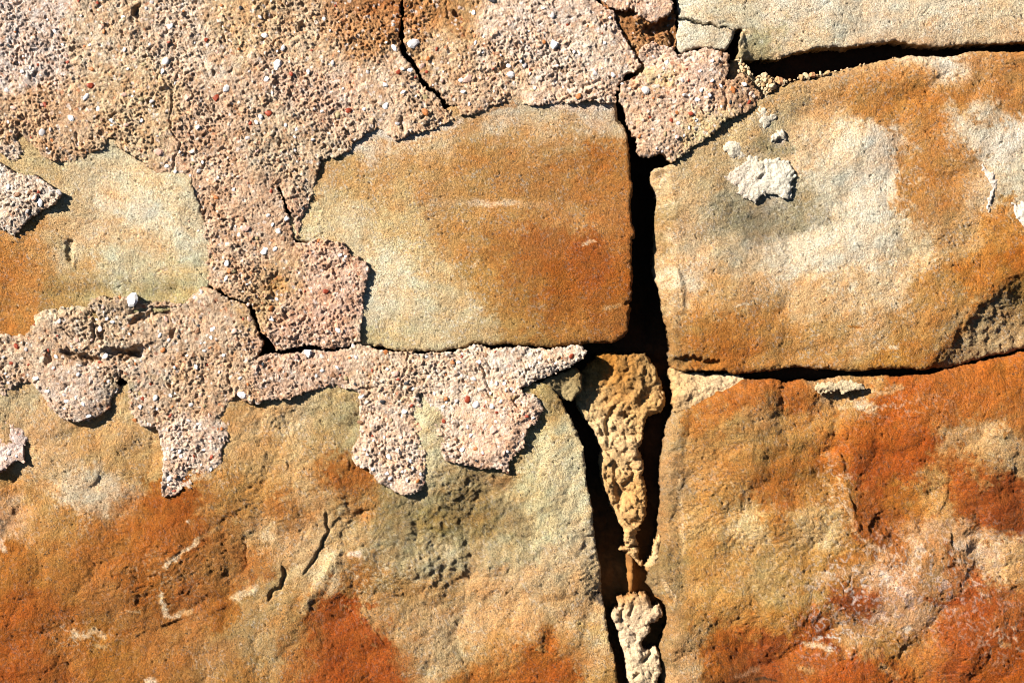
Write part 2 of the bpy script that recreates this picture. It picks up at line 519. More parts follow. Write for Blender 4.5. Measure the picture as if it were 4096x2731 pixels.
COL_D = cols("""720 500 dcc890;740 400 cca468;760 460 d8be84;800 420 d0a866;880 320 e0cca4;900 380 cc9c5c;1000 320 d4b078;1080 290 c89c60;1150 270 d4bc90;
1250 270 d0b888;1380 260 d8c098;1420 290 c8b080;1300 310 c89c60;1200 330 c89858;1400 350 c07830;1430 400 bc7c38;1300 380 bc8444;1200 390 c08848;1100 370 c8924e;
1000 400 cc9c5a;900 450 d4aa68;1000 460 cc9c5c;1080 475 cc9c58;1180 475 c8924e;1150 500 c88c48;1250 430 bc8040;1350 440 c07c38;1300 480 c89454;1400 500 c08040;
1430 560 bc7430;900 500 dcc080;800 520 dac490;850 560 e0cc98;950 560 d8b878;1050 560 c89450;1150 560 bc7c38;1250 560 b87030;1350 600 ac5c1c;1420 650 b8681c;
1300 640 b0641c;1200 620 b87430;1100 640 c8964e;1000 620 d8bc80;900 620 e4d4a4;870 700 e2d4a8;950 680 e0cc98;1050 700 d8c088;1150 680 c08c48;1200 700 bc8038;
1300 720 b8702a;1400 700 b06824;1420 750 b07030;1300 770 b8803c;1200 760 c09450;1100 760 c8b078;1000 770 d0bc88;900 770 d0bc84;850 760 c8b880""")
COL_E = cols("""100 400 ccb078;200 390 d0b888;280 380 dcc898;350 400 d8bc88;400 440 dcc898;150 480 d8b880;250 450 dcc090;330 480 e0d4ac;420 500 e4d0a0;450 560 e6d8ac;
50 520 d09858;30 600 c47c34;80 620 c88844;100 580 cc9858;130 540 d4ac70;200 540 dab884;280 540 dcb880;350 580 d4b480;270 610 d4c698;330 620 c8bc8c;400 620 d8c48c;
450 620 dccc98;200 620 d0a868;50 680 c88440;130 680 b89050;230 680 b89c60;330 670 b8a870;420 670 b8a468;160 580 d0bc90;20 700 c8843c""")
COL_F = cols("""60 900 ccb888;100 960 d8b078;200 1000 d4aa6c;300 980 d8b074;330 940 ccb078;100 1080 d8b47c;200 1120 dcc8a0;250 1150 d0c09c;300 1060 d0a868;50 1150 cc9450;
30 1180 d4a878;100 1200 cc9c5c;150 1220 c08844;270 1180 b87438;350 1200 b0641c;430 1190 a85c18;500 1190 b47838;420 1230 b06420;300 1230 b46c24;200 1260 b87430;
100 1270 b87c38;50 1300 b47028;150 1330 b47430;300 1300 b46c28;400 1320 b47434;350 1350 b46c24;250 1380 b87838;100 1400 b06420;50 1450 b06018;20 1530 a85814;
150 1480 b87430;250 1480 b8782c;330 1460 b87838;100 1540 ac6020;300 1540 b47430;400 1500 b87c3c;450 1430 b4783c;500 1400 a8641c;420 1380 b87030;500 1320 b87c3c;
580 1300 b87434;600 1250 c89c60;540 1270 b47c40;620 1230 d0b07c;700 1200 c89458;720 1230 d0b07c;650 1180 b87838;560 1140 c89450;600 1050 d4a868;550 1000 d8b074;
620 950 d8b880;700 950 c8b080;760 940 ccb880;750 1010 c4a86c;700 1050 ccaa70;790 1000 a89868;760 1080 b8702c;800 1110 b46824;830 1150 c88c48;720 1130 c8a068;
780 1180 ccac74;770 1260 d8b87c;740 1310 dcc08c;680 1320 ccac74;650 1350 c8a468;620 1380 bc9c64;560 1430 b89860;600 1480 b89c68;500 1500 b88850;550 1540 c08844;
650 1450 bc8c50;680 1400 c49858;720 1400 b4601c;780 1420 a84c0c;820 1480 a84c10;760 1500 b05818;700 1480 b87434;850 1540 b05010;900 1560 b45818;820 1300 b07434;
850 1260 b4a070;880 1180 a08c58;950 1150 a89868;900 1230 988458;1000 1200 948048;1060 1150 9c8654;1100 1100 a08c5c;1150 1120 b89c64;1100 1200 907844;1180 1180 988458;
1220 1140 c8bc88;1050 1250 a89868;950 1270 b0a070;1000 1290 c0b080;1100 1280 b4a274;1180 1270 bcac7c;1250 1200 d8cc98;1300 1100 dcd0a0;1290 1000 d4c898;1250 950 c8b478;
1280 920 c0a060;1330 1150 d8cc9c;1330 1250 dcc898;1280 1300 d8bc88;1360 1330 dcbc84;1200 1330 d0b07c;1100 1350 cca46c;1000 1350 c49c60;900 1340 b89054;880 1400 bc9058;
950 1430 c49c64;1000 1450 ccac78;1100 1430 d0a870;1200 1420 d8ac70;1300 1400 d8b074;1370 1430 d8b880;1000 1520 c8ac78;950 1540 bc8850;1050 1510 ccb480;1080 1560 c07830;
1150 1500 cc9450;1230 1500 c06c20;1280 1540 b86018;1330 1500 c89050;1380 1500 dcbc84;1400 1550 cc9850;1200 1550 bc6820;980 1000 d8cc9c;985 1060 d4c898;960 1120 b8a878""")
COL_P = cols("""80 50 e0ccba;250 60 d8c0a0;450 80 e0c8ac;550 40 d8b88c;800 30 c89c70;860 60 c09464;880 20 b87c48;1000 20 c89058;1050 40 c49c68;700 100 dcc09c;300 250 d8bc94;
150 320 d4b28c;500 300 d8b898;700 200 dcbca0;900 200 e0c4a4;650 300 d0b898;550 480 d4b494;600 600 d4b494;700 700 e0b89c;750 600 e0bca0;450 750 d4b898;250 750 ccb494;
100 800 d8bc9c;300 850 d0b89c;150 900 d8c0a8;450 880 d4b490;450 1050 e4ccb4;700 850 d8b89c;900 850 e0c4a4;900 1000 e8ccb0;1050 900 ecd4b8;1150 980 eccaac;1250 830 e8d4bc;
20 1000 e8d0c0;60 450 e8d4bc;1150 80 e8d0b8;1250 60 e4ccb4;1300 130 e4d0b8;1150 180 e4c4a0;1300 200 e4c8ac;1480 20 e4c4a8;1550 200 e8c4a4;1500 300 e0c0a0;1600 170 ecd0b8;
1700 200 c8a480;1630 330 dcc496;1000 120 d8b890;640 650 c8a878;1000 200 d8b894""")
COL_M = cols("""1350 830 a0702c;1400 850 b07428;1450 850 a88048;1500 860 b4945c;1380 900 d8bc88;1420 920 b0742c;1480 900 c49c60;1520 930 cca468;1400 970 e8cc98;1450 980 dcb880;
1500 960 c89c58;1430 1040 e0c08c;1470 1050 dcb880;1400 1070 c8a870;1410 1120 d0a468;1470 1120 d4a460;1440 1180 dcb478;1480 1200 d0a05c;1460 1250 dcb880;1500 1270 e4c894;
1440 1320 b88040;1450 1350 b8803c;1420 1400 dcc49c;1470 1400 e4ccA4;1500 1410 e4c498;1450 1480 e8d0a8;1480 1530 e4cca0;1590 890 e4c490;1640 900 e8cc9c;1560 900 dcb880;
1700 100 b89c70;1750 110 dcc898;1780 120 dcc490;1500 50 9c7444;1550 90 a87c4c;1290 870 988860;1330 900 a89868""")

# ------------------------------------------------------------------ outlines
R1 = lambda s: sc_pts(s, 0, 0, 1.6507)
R2 = lambda s: sc_pts(s, 1350, 0, 1.6507)
R3 = lambda s: sc_pts(s, 2700, 0, 1.6504)
R4 = lambda s: sc_pts(s, 0, 900, 1.6507)
R5 = lambda s: sc_pts(s, 1350, 900, 1.6507)
R6 = lambda s: sc_pts(s, 2700, 900, 1.6504)
R7 = lambda s: sc_pts(s, 0, 1780, 1.6486)
R8 = lambda s: sc_pts(s, 1350, 1780, 1.6486)
R9 = lambda s: sc_pts(s, 2700, 1780, 1.6486)

OUT_A = raw("""2709 -620 2711 0 2714 90 2704 145 2716 205 2727 221 2741 199 2790 188 2850 193 2898 201 2905 199 2927 164 2940 121 2957 110 2970 115 2960 135 2953 182 2951 232
3033 236 3118 232 3150 222 3221 206 3282 190 3367 186 3457 181 3548 164 3579 162 3640 176 3730 183 3851 179 3972 173 4096 167 4800 140 4800 -620""")
OUT_B = raw("""4800 160 4400 190 4096 206 4033 209 3972 206 3912 202 3851 212 3809 223 3760 227 3670 225 3621 224 3572 233 3488 251 3439 259 3367 279 3306 297 3263 309 3215 321 3160 330
3124 345 3080 372 3045 385 2990 400 2930 430 2860 500 2790 560 2730 605 2700 650 2655 668 2628 668 2610 685 2607 727 2626 757 2631 805 2619 897 2622 973 2613 1045 2628 1130 2646 1203
2664 1294 2680 1372 2674 1445 2700 1480 2712 1484 2760 1484 2905 1482 2914 1491 2942 1497 3003 1488 3064 1485 3124 1479 3185 1470 3209 1468 3245 1473 3306 1479 3397 1482 3488 1479
3579 1473 3639 1476 3700 1479 3730 1473 3791 1470 3851 1464 3888 1448 3972 1427 4021 1418 4063 1409 4096 1395 4800 1290""")
OUT_C = raw("""2720 1606 2779 1597 2839 1576 2900 1557 2954 1533 3003 1519 3076 1517 3124 1518 3143 1536 3160 1530 3197 1519 3257 1527 3318 1518 3354 1506 3409 1500 3488 1497 3560 1506 3639 1503
3700 1500 3742 1491 3791 1479 3839 1470 3888 1458 3972 1437 4033 1424 4096 1411 4800 1306 4800 3350 2650 3350 2648 2731 2636 2640 2645 2570 2672 2500 2665 2420 2625 2380 2592 2340
2594 2310 2615 2240 2630 2160 2640 2060 2643 1960 2645 1880 2655 1810 2668 1720 2690 1650 2700 1620""")
OUT_D = raw("""1170 960 1150 880 1190 780 1220 640 1300 590 1400 500 1480 470 1560 520 1700 480 1800 430 1950 390 2040 360 2100 380 2200 385 2300 385 2400 385 2458 400 2472 440 2477 478 2500 509
2513 563 2522 636 2531 727 2534 763 2522 812 2528 878 2540 924 2540 949 2528 960 2525 1045 2531 1100 2528 1154 2528 1197 2509 1209 2525 1230 2525 1257 2519 1290 2510 1325 2490 1352
2452 1368 2404 1372 2368 1374 2319 1381 2246 1383 2186 1386 2137 1385 2077 1378 2034 1374 1992 1380 1962 1383 1931 1371 1895 1368 1871 1383 1834 1396 1774 1400 1725 1403 1653 1403
1604 1403 1562 1397 1532 1390 1471 1378 1410 1370 1380 1300 1390 1100 1400 1000 1340 985""")
OUT_E = raw("-620 520 60 500 200 520 400 545 520 580 650 660 760 700 800 830 850 1000 860 1110 800 1180 700 1240 500 1260 300 1300 100 1360 -620 1400")
OUT_F = raw("""-620 1470 100 1470 300 1560 520 1540 700 1560 860 1580 960 1570 1100 1560 1250 1530 1450 1480 1700 1500 1900 1520 2040 1560 2092 1551 2131 1530 2180 1534 2210 1558 2234 1584 2258 1627
2289 1681 2313 1736 2331 1790 2340 1840 2345 1901 2357 1992 2369 2041 2375 2114 2387 2192 2399 2259 2405 2314 2408 2362 2417 2417 2427 2465 2436 2538 2448 2593 2460 2647 2466 2690
2472 2731 2520 3350 -620 3350""")
CRACK_L = "1604 0 1602 60 1599 109 1593 145 1602 188 1612 226 1639 252 1663 295 1686 337 1710 361 1742 380 1760 404 1772 432 1800 440 1815 470"
OUT_P1 = raw("-620 -620 1606 -620 " + CRACK_L + """ 1798 491 1762 506 1726 521 1689 533 1647 536 1617 560 1580 563 1568 557 1556 545 1532 521 1514 512 1483 527 1447 548 1417 572 1408 600
1380 615 1363 624 1320 630 1290 642 1272 684 1260 727 1248 787 1225 840 1204 880 1196 930 1188 958 1183 925 1172 880 1152 824 1130 770 1122 738 1112 742 1124 780 1142 830 1160 884 1170 930 1176 966
1217 967 1260 955 1284 958 1332 967 1369 973 1374 973 1395 997 1414 1024 1435 1030 1459 1045 1474 1067 1477 1088 1468 1124 1459 1167 1453 1203 1450 1263
1444 1312 1441 1354 1438 1369 1400 1376 1363 1392 1302 1395 1260 1383 1236 1380 1199 1383 1163 1398 1127 1404 1102 1400 1090 1376 1066 1345 1042 1321 1033 1288 1021 1257 1008 1227 998 1213
920 1190 884 1160 848 1151 815 1142 818 1112 803 1100 812 1080 806 1033 800 991 781 967 760 948 745 918 742 870 750 830 749 775 733 739 715 727 684 706 642 697 600 678 557 642 521 618 485 596
455 580 448 563 433 572 424 594 363 612 327 636 279 645 230 648 206 645 176 624 150 596 121 569 91 545 85 527 76 533 67 557 78 581 92 606 68 636 55 655 42 650 18 618 -30 600 -620 590""")
OUT_P2 = raw("-620 640 0 645 30 670 60 690 105 700 151 703 176 721 212 751 242 766 251 778 242 800 200 830 164 848 121 878 91 909 73 933 55 942 30 927 0 903 -620 800")
OUT_P3 = raw("""1622 -620 1620 0 1618 60 1615 109 1611 145 1619 186 1629 220 1656 244 1680 287 1704 329 1728 353 1758 371 1776 396 1790 420 1826 418 1836 462 1877 463 1925 448 1962 433 1992 418 2028 403
2056 391 2077 394 2098 418 2156 421 2216 418 2295 412 2343 406 2380 409 2422 412 2462 418 2460 386 2473 340 2492 312 2548 286 2562 262 2540 228 2528 200 2505 164 2482 122 2462 80 2455 50
2420 30 2390 10 2380 -620""")
OUT_P6 = raw("""2486 424 2473 388 2484 346 2506 326 2552 302 2578 278 2574 256 2552 226 2560 195 2610 172 2660 190 2690 196 2706 226 2736 209 2791 200 2839 197 2882 206 2912 215 2918 230 2912 242 2918 267 2906 303 2897 321 2930 321 2954 297
2985 303 3009 327 3027 357 3051 370 3045 388 3027 400 3021 430 2997 448 2967 460 2936 467 2912 479 2888 491 2876 515 2851 539 2821 557 2791 576 2767 585 2755 606 2730 624 2706 640 2682 651
2658 624 2640 606 2628 618 2586 633 2561 624 2543 612 2546 581 2543 557 2525 527 2510 503 2501 460""")
OUT_P7 = raw("2398 -620 2398 0 2416 14 2470 40 2531 40 2555 65 2610 91 2628 85 2682 55 2690 10 2690 -620")
OUT_P5 = raw("""-620 1330 0 1333 48 1342 110 1336 139 1294 139 1263 182 1239 242 1230 321 1221 339 1233 375 1190 424 1178 454 1197 515 1185 533 1170 557 1190 569 1215 606 1215 666 1203 715 1209 739 1215
769 1185 815 1147 848 1156 884 1168 918 1196 990 1218 1000 1240 1012 1275 1030 1318 1051 1372 1042 1403 1024 1433 1060 1418 1120 1418 1181 1411 1242 1399 1302 1405 1363 1402 1400 1388 1438 1379 1471 1384
1532 1399 1562 1405 1653 1411 1725 1411 1834 1404 1895 1378 1931 1381 1962 1393 2034 1384 2077 1386 2137 1395 2186 1396 2259 1388 2313 1379 2350 1403 2331 1433 2295 1457 2271 1472 2228 1488
2186 1500 2144 1524 2107 1539 2077 1554 2095 1566 2131 1572 2156 1597 2174 1627 2162 1657 2144 1694 2113 1718 2101 1760 2083 1797 2059 1827 2035 1850 2035 1889 2010 1885 1993 1871 1956 1868 1920 1874
1884 1865 1835 1853 1787 1847 1768 1818 1737 1720 1716 1650 1698 1600 1684 1568 1676 1574 1684 1610 1694 1660 1700 1720 1700 1780 1703 1850 1699 1932 1690 1956 1653 1974 1611 1980 1580 1968 1562 1950
1514 1932 1490 1901 1465 1871 1429 1859 1405 1829 1411 1791 1441 1736 1435 1657 1441 1572 1417 1560 1363 1548 1320 1542 1266 1557 1223 1566 1187 1584 1151 1597 1108 1600 1066 1603 1024 1615
993 1609 969 1597 942 1580 912 1612 890 1663 868 1672 920 1681 924 1700 912 1736 915 1766 890 1796 888 1829 886 1871 861 1883 831 1895 782 1895 758 1907 773 1932 770 1950 740 1944 722 1968 698 1980
655 1989 649 1962 646 1901 655 1859 649 1816 643 1780 639 1748 636 1724 624 1706 594 1712 563 1700 545 1681 521 1640 515 1584 510 1520 490 1505 466 1525 484 1545 480 1570 460 1578 448 1597 442 1627
424 1645 388 1663 363 1681 315 1687 273 1681 236 1663 200 1633 182 1597 151 1554 135 1535 115 1530 79 1534 48 1554 20 1580 -620 1570""")
OUT_P8 = raw("-620 1584 10 1590 36 1602 67 1645 79 1700 97 1730 109 1760 97 1790 100 1822 94 1850 55 1846 36 1865 0 1892 -620 2050")

# ------------------------------------------------------------------ relief of the stones (lengths in grains)
def stone_relief(px, py, d, base, seed, R, D, feats, big=14.0, coarse=1.0, fac=0.5, bed=-20.0, terr=1.0):
    x2 = px + 26 * pn(px, py, 110, 70 + seed) + 8 * pn(px, py, 26, 75 + seed); y2 = py + 26 * pn(px, py, 110, 71 + seed) + 8 * pn(px, py, 26, 76 + seed)
    h = base + big * fbm(x2, y2, 520, 2, 10 + seed) + 0.2 * big * pn(x2, y2, 170, 12 + seed)
    h = h + fac * (facets(x2, y2, 330, 24 + seed, 0.30) + facets(x2, y2, 120, 27 + seed, 0.24) + facets(x2, y2, 46, 29 + seed, 0.22))
    # bedding: flaky steps that run along the bed and die out
    ca, sa = math.cos(math.radians(bed)), math.sin(math.radians(bed))
    u = x2 * ca + y2 * sa; v = -x2 * sa + y2 * ca
    for sc_, ht, n_ in ((190, 4.2, 4.0), (70, 1.6, 3.2)):
        q = n_ * fbm(u / 2.1, v, sc_, 3, 61 + seed + n_.__int__())
        fr = q - np.floor(q)
        msk = sst(-0.1, 0.5, pn(px, py, 2.2 * sc_, 64 + seed + n_.__int__()))
        h = h + terr * ht * ((np.floor(q) + sst(0.0, 0.16, fr)) - q) * msk
    f1, f2, ci = worley(px + 3 * pn(px, py, 14, 16 + seed), py, 15, 17 + seed)
    h = h + coarse * (1.3 * pn(x2, y2, 75, 13 + seed) + 1.1 * pn(px, py, 30, 15 + seed) + 2.6 * (0.5 - f1) * (0.2 + ci) + 2.8 * (np.random.RandomState(seed).rand(len(px)) - 0.5))
    g = pn(px, py, 12, 18 + seed) + 0.4 * pn(px, py, 40, 19 + seed)
    h = h - coarse * 7.0 * sst(0.55, 0.9, g)
    # fine split lines
    q = np.abs(pn(x2, y2, 130, 20 + seed) + 0.25 * pn(px, py, 34, 21 + seed))
    h = h - 1.2 * coarse * np.exp(-(q / 0.02) ** 2) * sst(0.2, 0.6, pn(px, py, 150, 22 + seed))
    h = h + roll(d + 4 * pn(px, py, 30, 23 + seed) + 2 * pn(px, py, 12, 25 + seed), R, D)
    return apply_features(px, py, h, feats, seed)


def stone_colour(px, py, h, d, samples, seed, lst, speckle=0.14, vein=(), bed=-20.0, tone=(1, 1, 1), palek=0.6):
    c = colour_field(px, py, samples, 40.0, 0.8, seed)
    c2 = colour_field(px, py, samples, 50.0, 2.3, seed + 200)
    mk = sst(-0.10, 0.10, fbm(px, py, 48, 4, 210 + seed, 0.6) - 0.15)[:, None] * 0.75      # patchy stain edges
    c = c * (1 - mk) + c2 * mk
    c = streaks(px, py, c, lst, seed)
    c = lin(c) * np.array(tone)
    lum = (c @ np.array([0.3, 0.6, 0.1]))[:, None]
    c = np.maximum(lum + (c - lum) * 0.98, 0.004)
    sat = 1 - c[:, 2] / c[:, 0]
    c[:, 1] *= 1.0 + 0.015 * sst(0.8, 0.97, sat) - 0.035 * (1 - sst(0.7, 0.9, sat))
    c[:, 1] = np.maximum(c[:, 1], 0.215 * c[:, 0])
    c[:, 2] *= 1.0 - 0.05 * sst(0.75, 0.95, sat)
    c *= (1.0 + 0.13 * (1 - sst(0.6, 0.88, sat)) - 0.06 * sst(0.8, 0.95, sat))[:, None]
    v = 1 + speckle * pn(px, py, 10, 50 + seed) + 0.07 * fbm(px, py, 44, 3, 51 + seed) + 0.05 * pn(px, py, 7, 54 + seed)
    ca, sa = math.cos(math.radians(bed)), math.sin(math.radians(bed))
    u = (px * ca + py * sa) / 3.2; vv = -px * sa + py * ca + 14 * pn(px, py, 120, 60 + seed)
    band = fbm(u, vv, 42, 4, 65 + seed)
    rust = 0.45 * fbm(px, py, 60, 4, 55 + seed) + 0.55 * band       # iron staining, patchy down to the grain and banded along the bed
    c = c * np.stack([v * (1 + 0.06 * rust), v * (1 - 0.13 * rust), v * (1 - 0.30 * rust)], 1)
    pale = sst(0.2, 0.9, pn(px, py, 10, 58 + seed) + 0.45 * pn(px, py, 36, 59 + seed) + 0.3 * pn(px, py, 120, 53 + seed))[:, None] * palek * (1 - 0.45 * sst(0.85, 0.96, sat))[:, None]
    lum = (c @ np.array([0.3, 0.6, 0.1]))[:, None]
    c = c * (1 - pale) + pale * np.minimum(lum * 1.35, 0.8) * np.array([1.12, 0.98, 0.74])
    dark = sst(0.6, 1.0, pn(px, py, 11, 44 + seed) + 0.35 * pn(px, py, 60, 46 + seed))[:, None] * 0.45
    c = c * (1 - dark) + c * dark * np.array([0.42, 0.36, 0.30])
    for x, y, rx, ry, hx, al, thin in vein:                     # crystal crusts following fine seams
        q = np.abs(fbm(px, py, 52, 3, 47 + seed)) + 0.12 * pn(px, py, 12, 48 + seed)
        m = np.exp(-(((px - x) / rx) ** 2 + ((py - y) / ry) ** 2)) * (1 - sst(thin * 0.3, thin, q)) * al * sst(-0.5, 0.5, pn(px, py, 16, 49 + seed) + 0.6 * pn(px, py, 70, 57 + seed))
        c = c * (1 - m[:, None]) + lin(hexc(hx)) * m[:, None]
    return np.maximum(c, 0.004) / K_SEEN


VE_C = [(3480, 2360, 260, 160, 'f4e6d0', .85, .22), (3800, 2330, 230, 150, 'f0dcc0', .75, .2), (3330, 2560, 120, 70, 'f4e8d0', .8, .2), (3880, 2180, 220, 90, 'ecd4b4', .6, .2), (3330, 1960, 90, 160, 'f0d8b4', .7, .15),
        (3520, 2420, 160, 90, '8e3408', .6, .16), (3800, 2380, 200, 120, '94380c', .6, .14), (4020, 2560, 130, 90, 'ecd0a8', .6, .2), (3500, 1620, 260, 60, 'f0d8b0', .45, .2), (3000, 2100, 200, 200, 'ecd4a0', .4, .14),
        (3800, 1950, 200, 200, '8c4010', .5, .14), (3300, 1800, 300, 100, 'a05a1c', .45, .14), (3600, 2650, 400, 80, '9a4410', .5, .16)]
VE_F = [(1500, 2300, 240, 130, 'e8d8b0', .5, .16), (650, 2330, 200, 150, 'ecd4a4', .4, .1), (1750, 2150, 250, 160, 'e0d4b4', .5, .12), (1850, 2100, 330, 160, '7c6c40', .4, .16), (300, 2540, 160, 60, 'f0dcb4', .6, .15), (700, 2500, 300, 100, '8a5420', .4, .13)]
VE_B = [(3250, 820, 300, 180, 'ece2cc', .5, .13), (3500, 700, 300, 150, 'f0e4c8', .4, .12), (3150, 880, 160, 90, '7c7450', .4, .14)]

FE_A = [('cut', R3('430 400 418 290 432 205 520 225 640 300 720 370 780 400')[::-1], 0.9, 12, 60),
        ('crack', R3('40 80 150 95 200 88'), 1.8, 2), ('crack', R3('290 130 305 155 395 155'), 3.5, 8), ('crack', R3('430 190 490 200 560 225'), 3.5, 7),
        ('crack', R3('860 85 940 80 980 35 1060 10'), 3, 7), ('crack', R3('1035 140 1060 200 1045 300'), 2.2, 6), ('crack', R3('1060 160 1140 190 1115 320'), 2.2, 6),
        ('crack', R3('600 160 700 150 800 130'), 2, 4), ('crack', R3('1970 70 2100 80 2290 130'), 3, 7), ('crack', R3('1650 90 1690 40'), 3, 6),
        ('hill', 3300, 40, 300, 90, 0, 10), ('hill', 2800, 100, 90, 90, 0, 6), ('hill', 3110, 60, 120, 60, 20, -7), ('hill', 3720, 90, 220, 60, 0, 6)]
FE_B = [('cut', raw('2760 1500 2716 1420 2708 1330 2712 1200 2716 1080 2712 960 2706 860 2700 760 2690 680 2640 640'), 0.95, 22, 160),
        ('cut', R6('2500 150 2304 285 2200 340 2080 460 1960 560 1880 660 1790 760 1720 840 1650 960'), 0.72, 20, 80), ('rough', 3970, 1300, 190, 150, 7),
        ('pit', 2790, 1452, 100, 26, 5, 34),
        ('hill', 3500, 330, 500, 60, -8, 16), ('hill', 3350, 640, 160, 70, -30, 12), ('hill', 3620, 580, 70, 160, -20, -13), ('hill', 3480, 520, 130, 90, 0, 9),
        ('hill', 3150, 800, 130, 120, 0, -12), ('hill', 2850, 760, 90, 120, 20, 9), ('hill', 3900, 560, 110, 170, 0, 10), ('hill', 3780, 700, 60, 200, -15, -12),
        ('hill', 2990, 1000, 260, 110, -20, -10), ('hill', 3500, 950, 400, 220, 0, 14), ('hill', 3900, 380, 200, 70, 10, 12),
        ('ledge', R3('900 1000 820 990 760 1010'), 8, 60), ('crack', R3('1730 525 1800 530 1900 490 1940 480'), 3, 7), ('crack', R3('2120 440 2200 420 2290 440'), 3, 6),
        ('ledge', R3('2304 590 2180 640 2080 700'), 7, 60), ('crack', R3('1660 180 1700 60'), 2, 3), ('crack', R6('1340 720 1345 700 1380 670'), 2.5, 6),
        ('hill', 3000, 430, 160, 50, -25, -12), ('ledge', R3('1200 560 1000 640 830 620'), 8, 70), ('rib', R6('20 260 60 540 20 600'), 12, 7)]
FE_C = [('cut', raw('2720 2800 2712 2600 2720 2480 2690 2380 2672 2300 2690 2150 2700 2000 2705 1880 2715 1780 2740 1680 2780 1600'), 0.75, 30, 160),
        ('hill', 2960, 1650, 220, 130, -20, 26), ('hill', 3000, 1900, 260, 90, -10, 16), ('hill', 3250, 2080, 330, 90, -8, 22), ('hill', 3400, 1760, 120, 200, 10, 18),
        ('hill', 3170, 1640, 70, 90, -30, -20), ('hill', 3560, 1900, 130, 220, 5, -24), ('hill', 3850, 1680, 300, 120, -15, 22), ('hill', 3950, 1830, 200, 70, -10, 14),
        ('hill', 4000, 2050, 160, 120, 0, 18), ('hill', 3700, 2350, 200, 90, -15, 18), ('hill', 3900, 2250, 130, 130, 0, -14), ('hill', 3300, 2430, 260, 70, -12, 16),
        ('hill', 2950, 2400, 220, 120, -10, 16), ('hill', 3000, 2600, 260, 60, -10, -14), ('hill', 3450, 2640, 120, 90, -40, 20), ('hill', 3800, 2620, 260, 90, -20, 18),
        ('hill', 3020, 2180, 260, 60, -14, -12), ('hill', 3120, 1780, 200, 34, -14, 10), ('hill', 2900, 1790, 120, 60, -30, -9),
        ('ledge', R9('1230 620 1190 450 1150 320 1110 100 1060 0'), 16, 110), ('pit', 3515, 2105, 48, 34, -40, 13), ('ledge', R9('1280 580 1310 530 1320 460 1380 440'), 13, 50),
        ('ledge', R9('1740 480 1760 420 1800 350 1810 290 1800 180'), 14, 90), ('ledge', R9('1660 700 1640 600 1540 480'), 12, 70), ('ledge', R9('1520 800 1540 650 1550 600'), 10, 40),
        ('ledge', R9('1840 800 1830 700 1820 560'), 13, 60), ('ledge', R9('400 840 300 830 180 790'), 6, 60), ('ledge', R9('700 1010 560 1030 430 1000'), 5, 60),
        ('ledge', R9('1100 1460 1150 1420 1180 1370 1220 1340'), 14, 60), ('ledge', R9('600 1400 650 1330 640 1310'), 10, 50), ('ledge', R9('1480 1420 1500 1330 1460 1280'), 10, 70),
        ('ledge', R9('2220 780 2180 830 2190 960'), 12, 60), ('ledge', R9('2130 900 2170 950 2260 1010'), 9, 60), ('ledge', R9('1720 1000 1800 1010 1900 980'), 7, 60),
        ('ledge', R9('1950 1500 1880 1480 1840 1540'), 12, 60), ('crack', R9('1170 840 1150 900 1110 950 1120 1000'), 3.5, 7),
        ('crack', R6('1120 1310 1150 1360 1155 1410 1130 1430'), 4, 9), ('crack', R6('1010 1380 1070 1390 1130 1430'), 3, 7), ('crack', R6('1710 1380 1712 1440'), 3, 6),
        ('ledge', R9('320 90 260 130 200 120'), 8, 50), ('hill', 2835, 2060, 80, 50, -45, 12), ('hill', 3420, 2360, 90, 80, 0, -12), ('ledge', R6('1930 1370 2120 1390 2180 1420'), 8, 70),
        ('hill', 4050, 1720, 140, 60, -20, 10), ('ledge', R9('560 400 620 350 740 340'), 6, 60), ('crack', R9('550 1130 560 1200 580 1215'), 2.5, 4)]
FE_D = [('hill', 1700, 700, 350, 160, -20, 9), ('hill', 2300, 1000, 300, 260, 0, 12), ('hill', 1700, 1200, 300, 140, 0, 6), ('hill', 1900, 830, 300, 40, -3, -5),
        ('hill', 2420, 480, 110, 60, 20, -8), ('crack', R2('1860 760 1850 800 1900 835'), 5, 12), ('pit', 2512, 1212, 22, 7, 5, 10),
        ('hill', 2150, 480, 300, 50, 0, -7), ('crack', R2('210 1190 220 1260 205 1300'), 2, 3), ('hill', 2300, 1390, 250, 30, 0, -14), ('crack', R5('920 570 960 560 1010 575'), 2, 3)]
FE_E = [('pit', 280, 1010, 20, 58, -12, 14), ('rib', R4('480 190 500 240 490 290'), 10, 9), ('hill', 720, 900, 70, 200, 0, 8), ('hill', 760, 1080, 60, 80, 0, 6),
        ('hill', 450, 1160, 220, 40, -4, -16), ('hill', 640, 1180, 120, 30, -10, -14), ('hill', 300, 800, 160, 90, 0, 8), ('hill', 620, 780, 130, 90, 10, 9),
        ('crack', R1('1060 1310 1070 1270 1110 1240'), 2.5, 6), ('hill', 120, 1000, 120, 120, 0, 7), ('hill', 500, 960, 80, 70, 0, -5)]
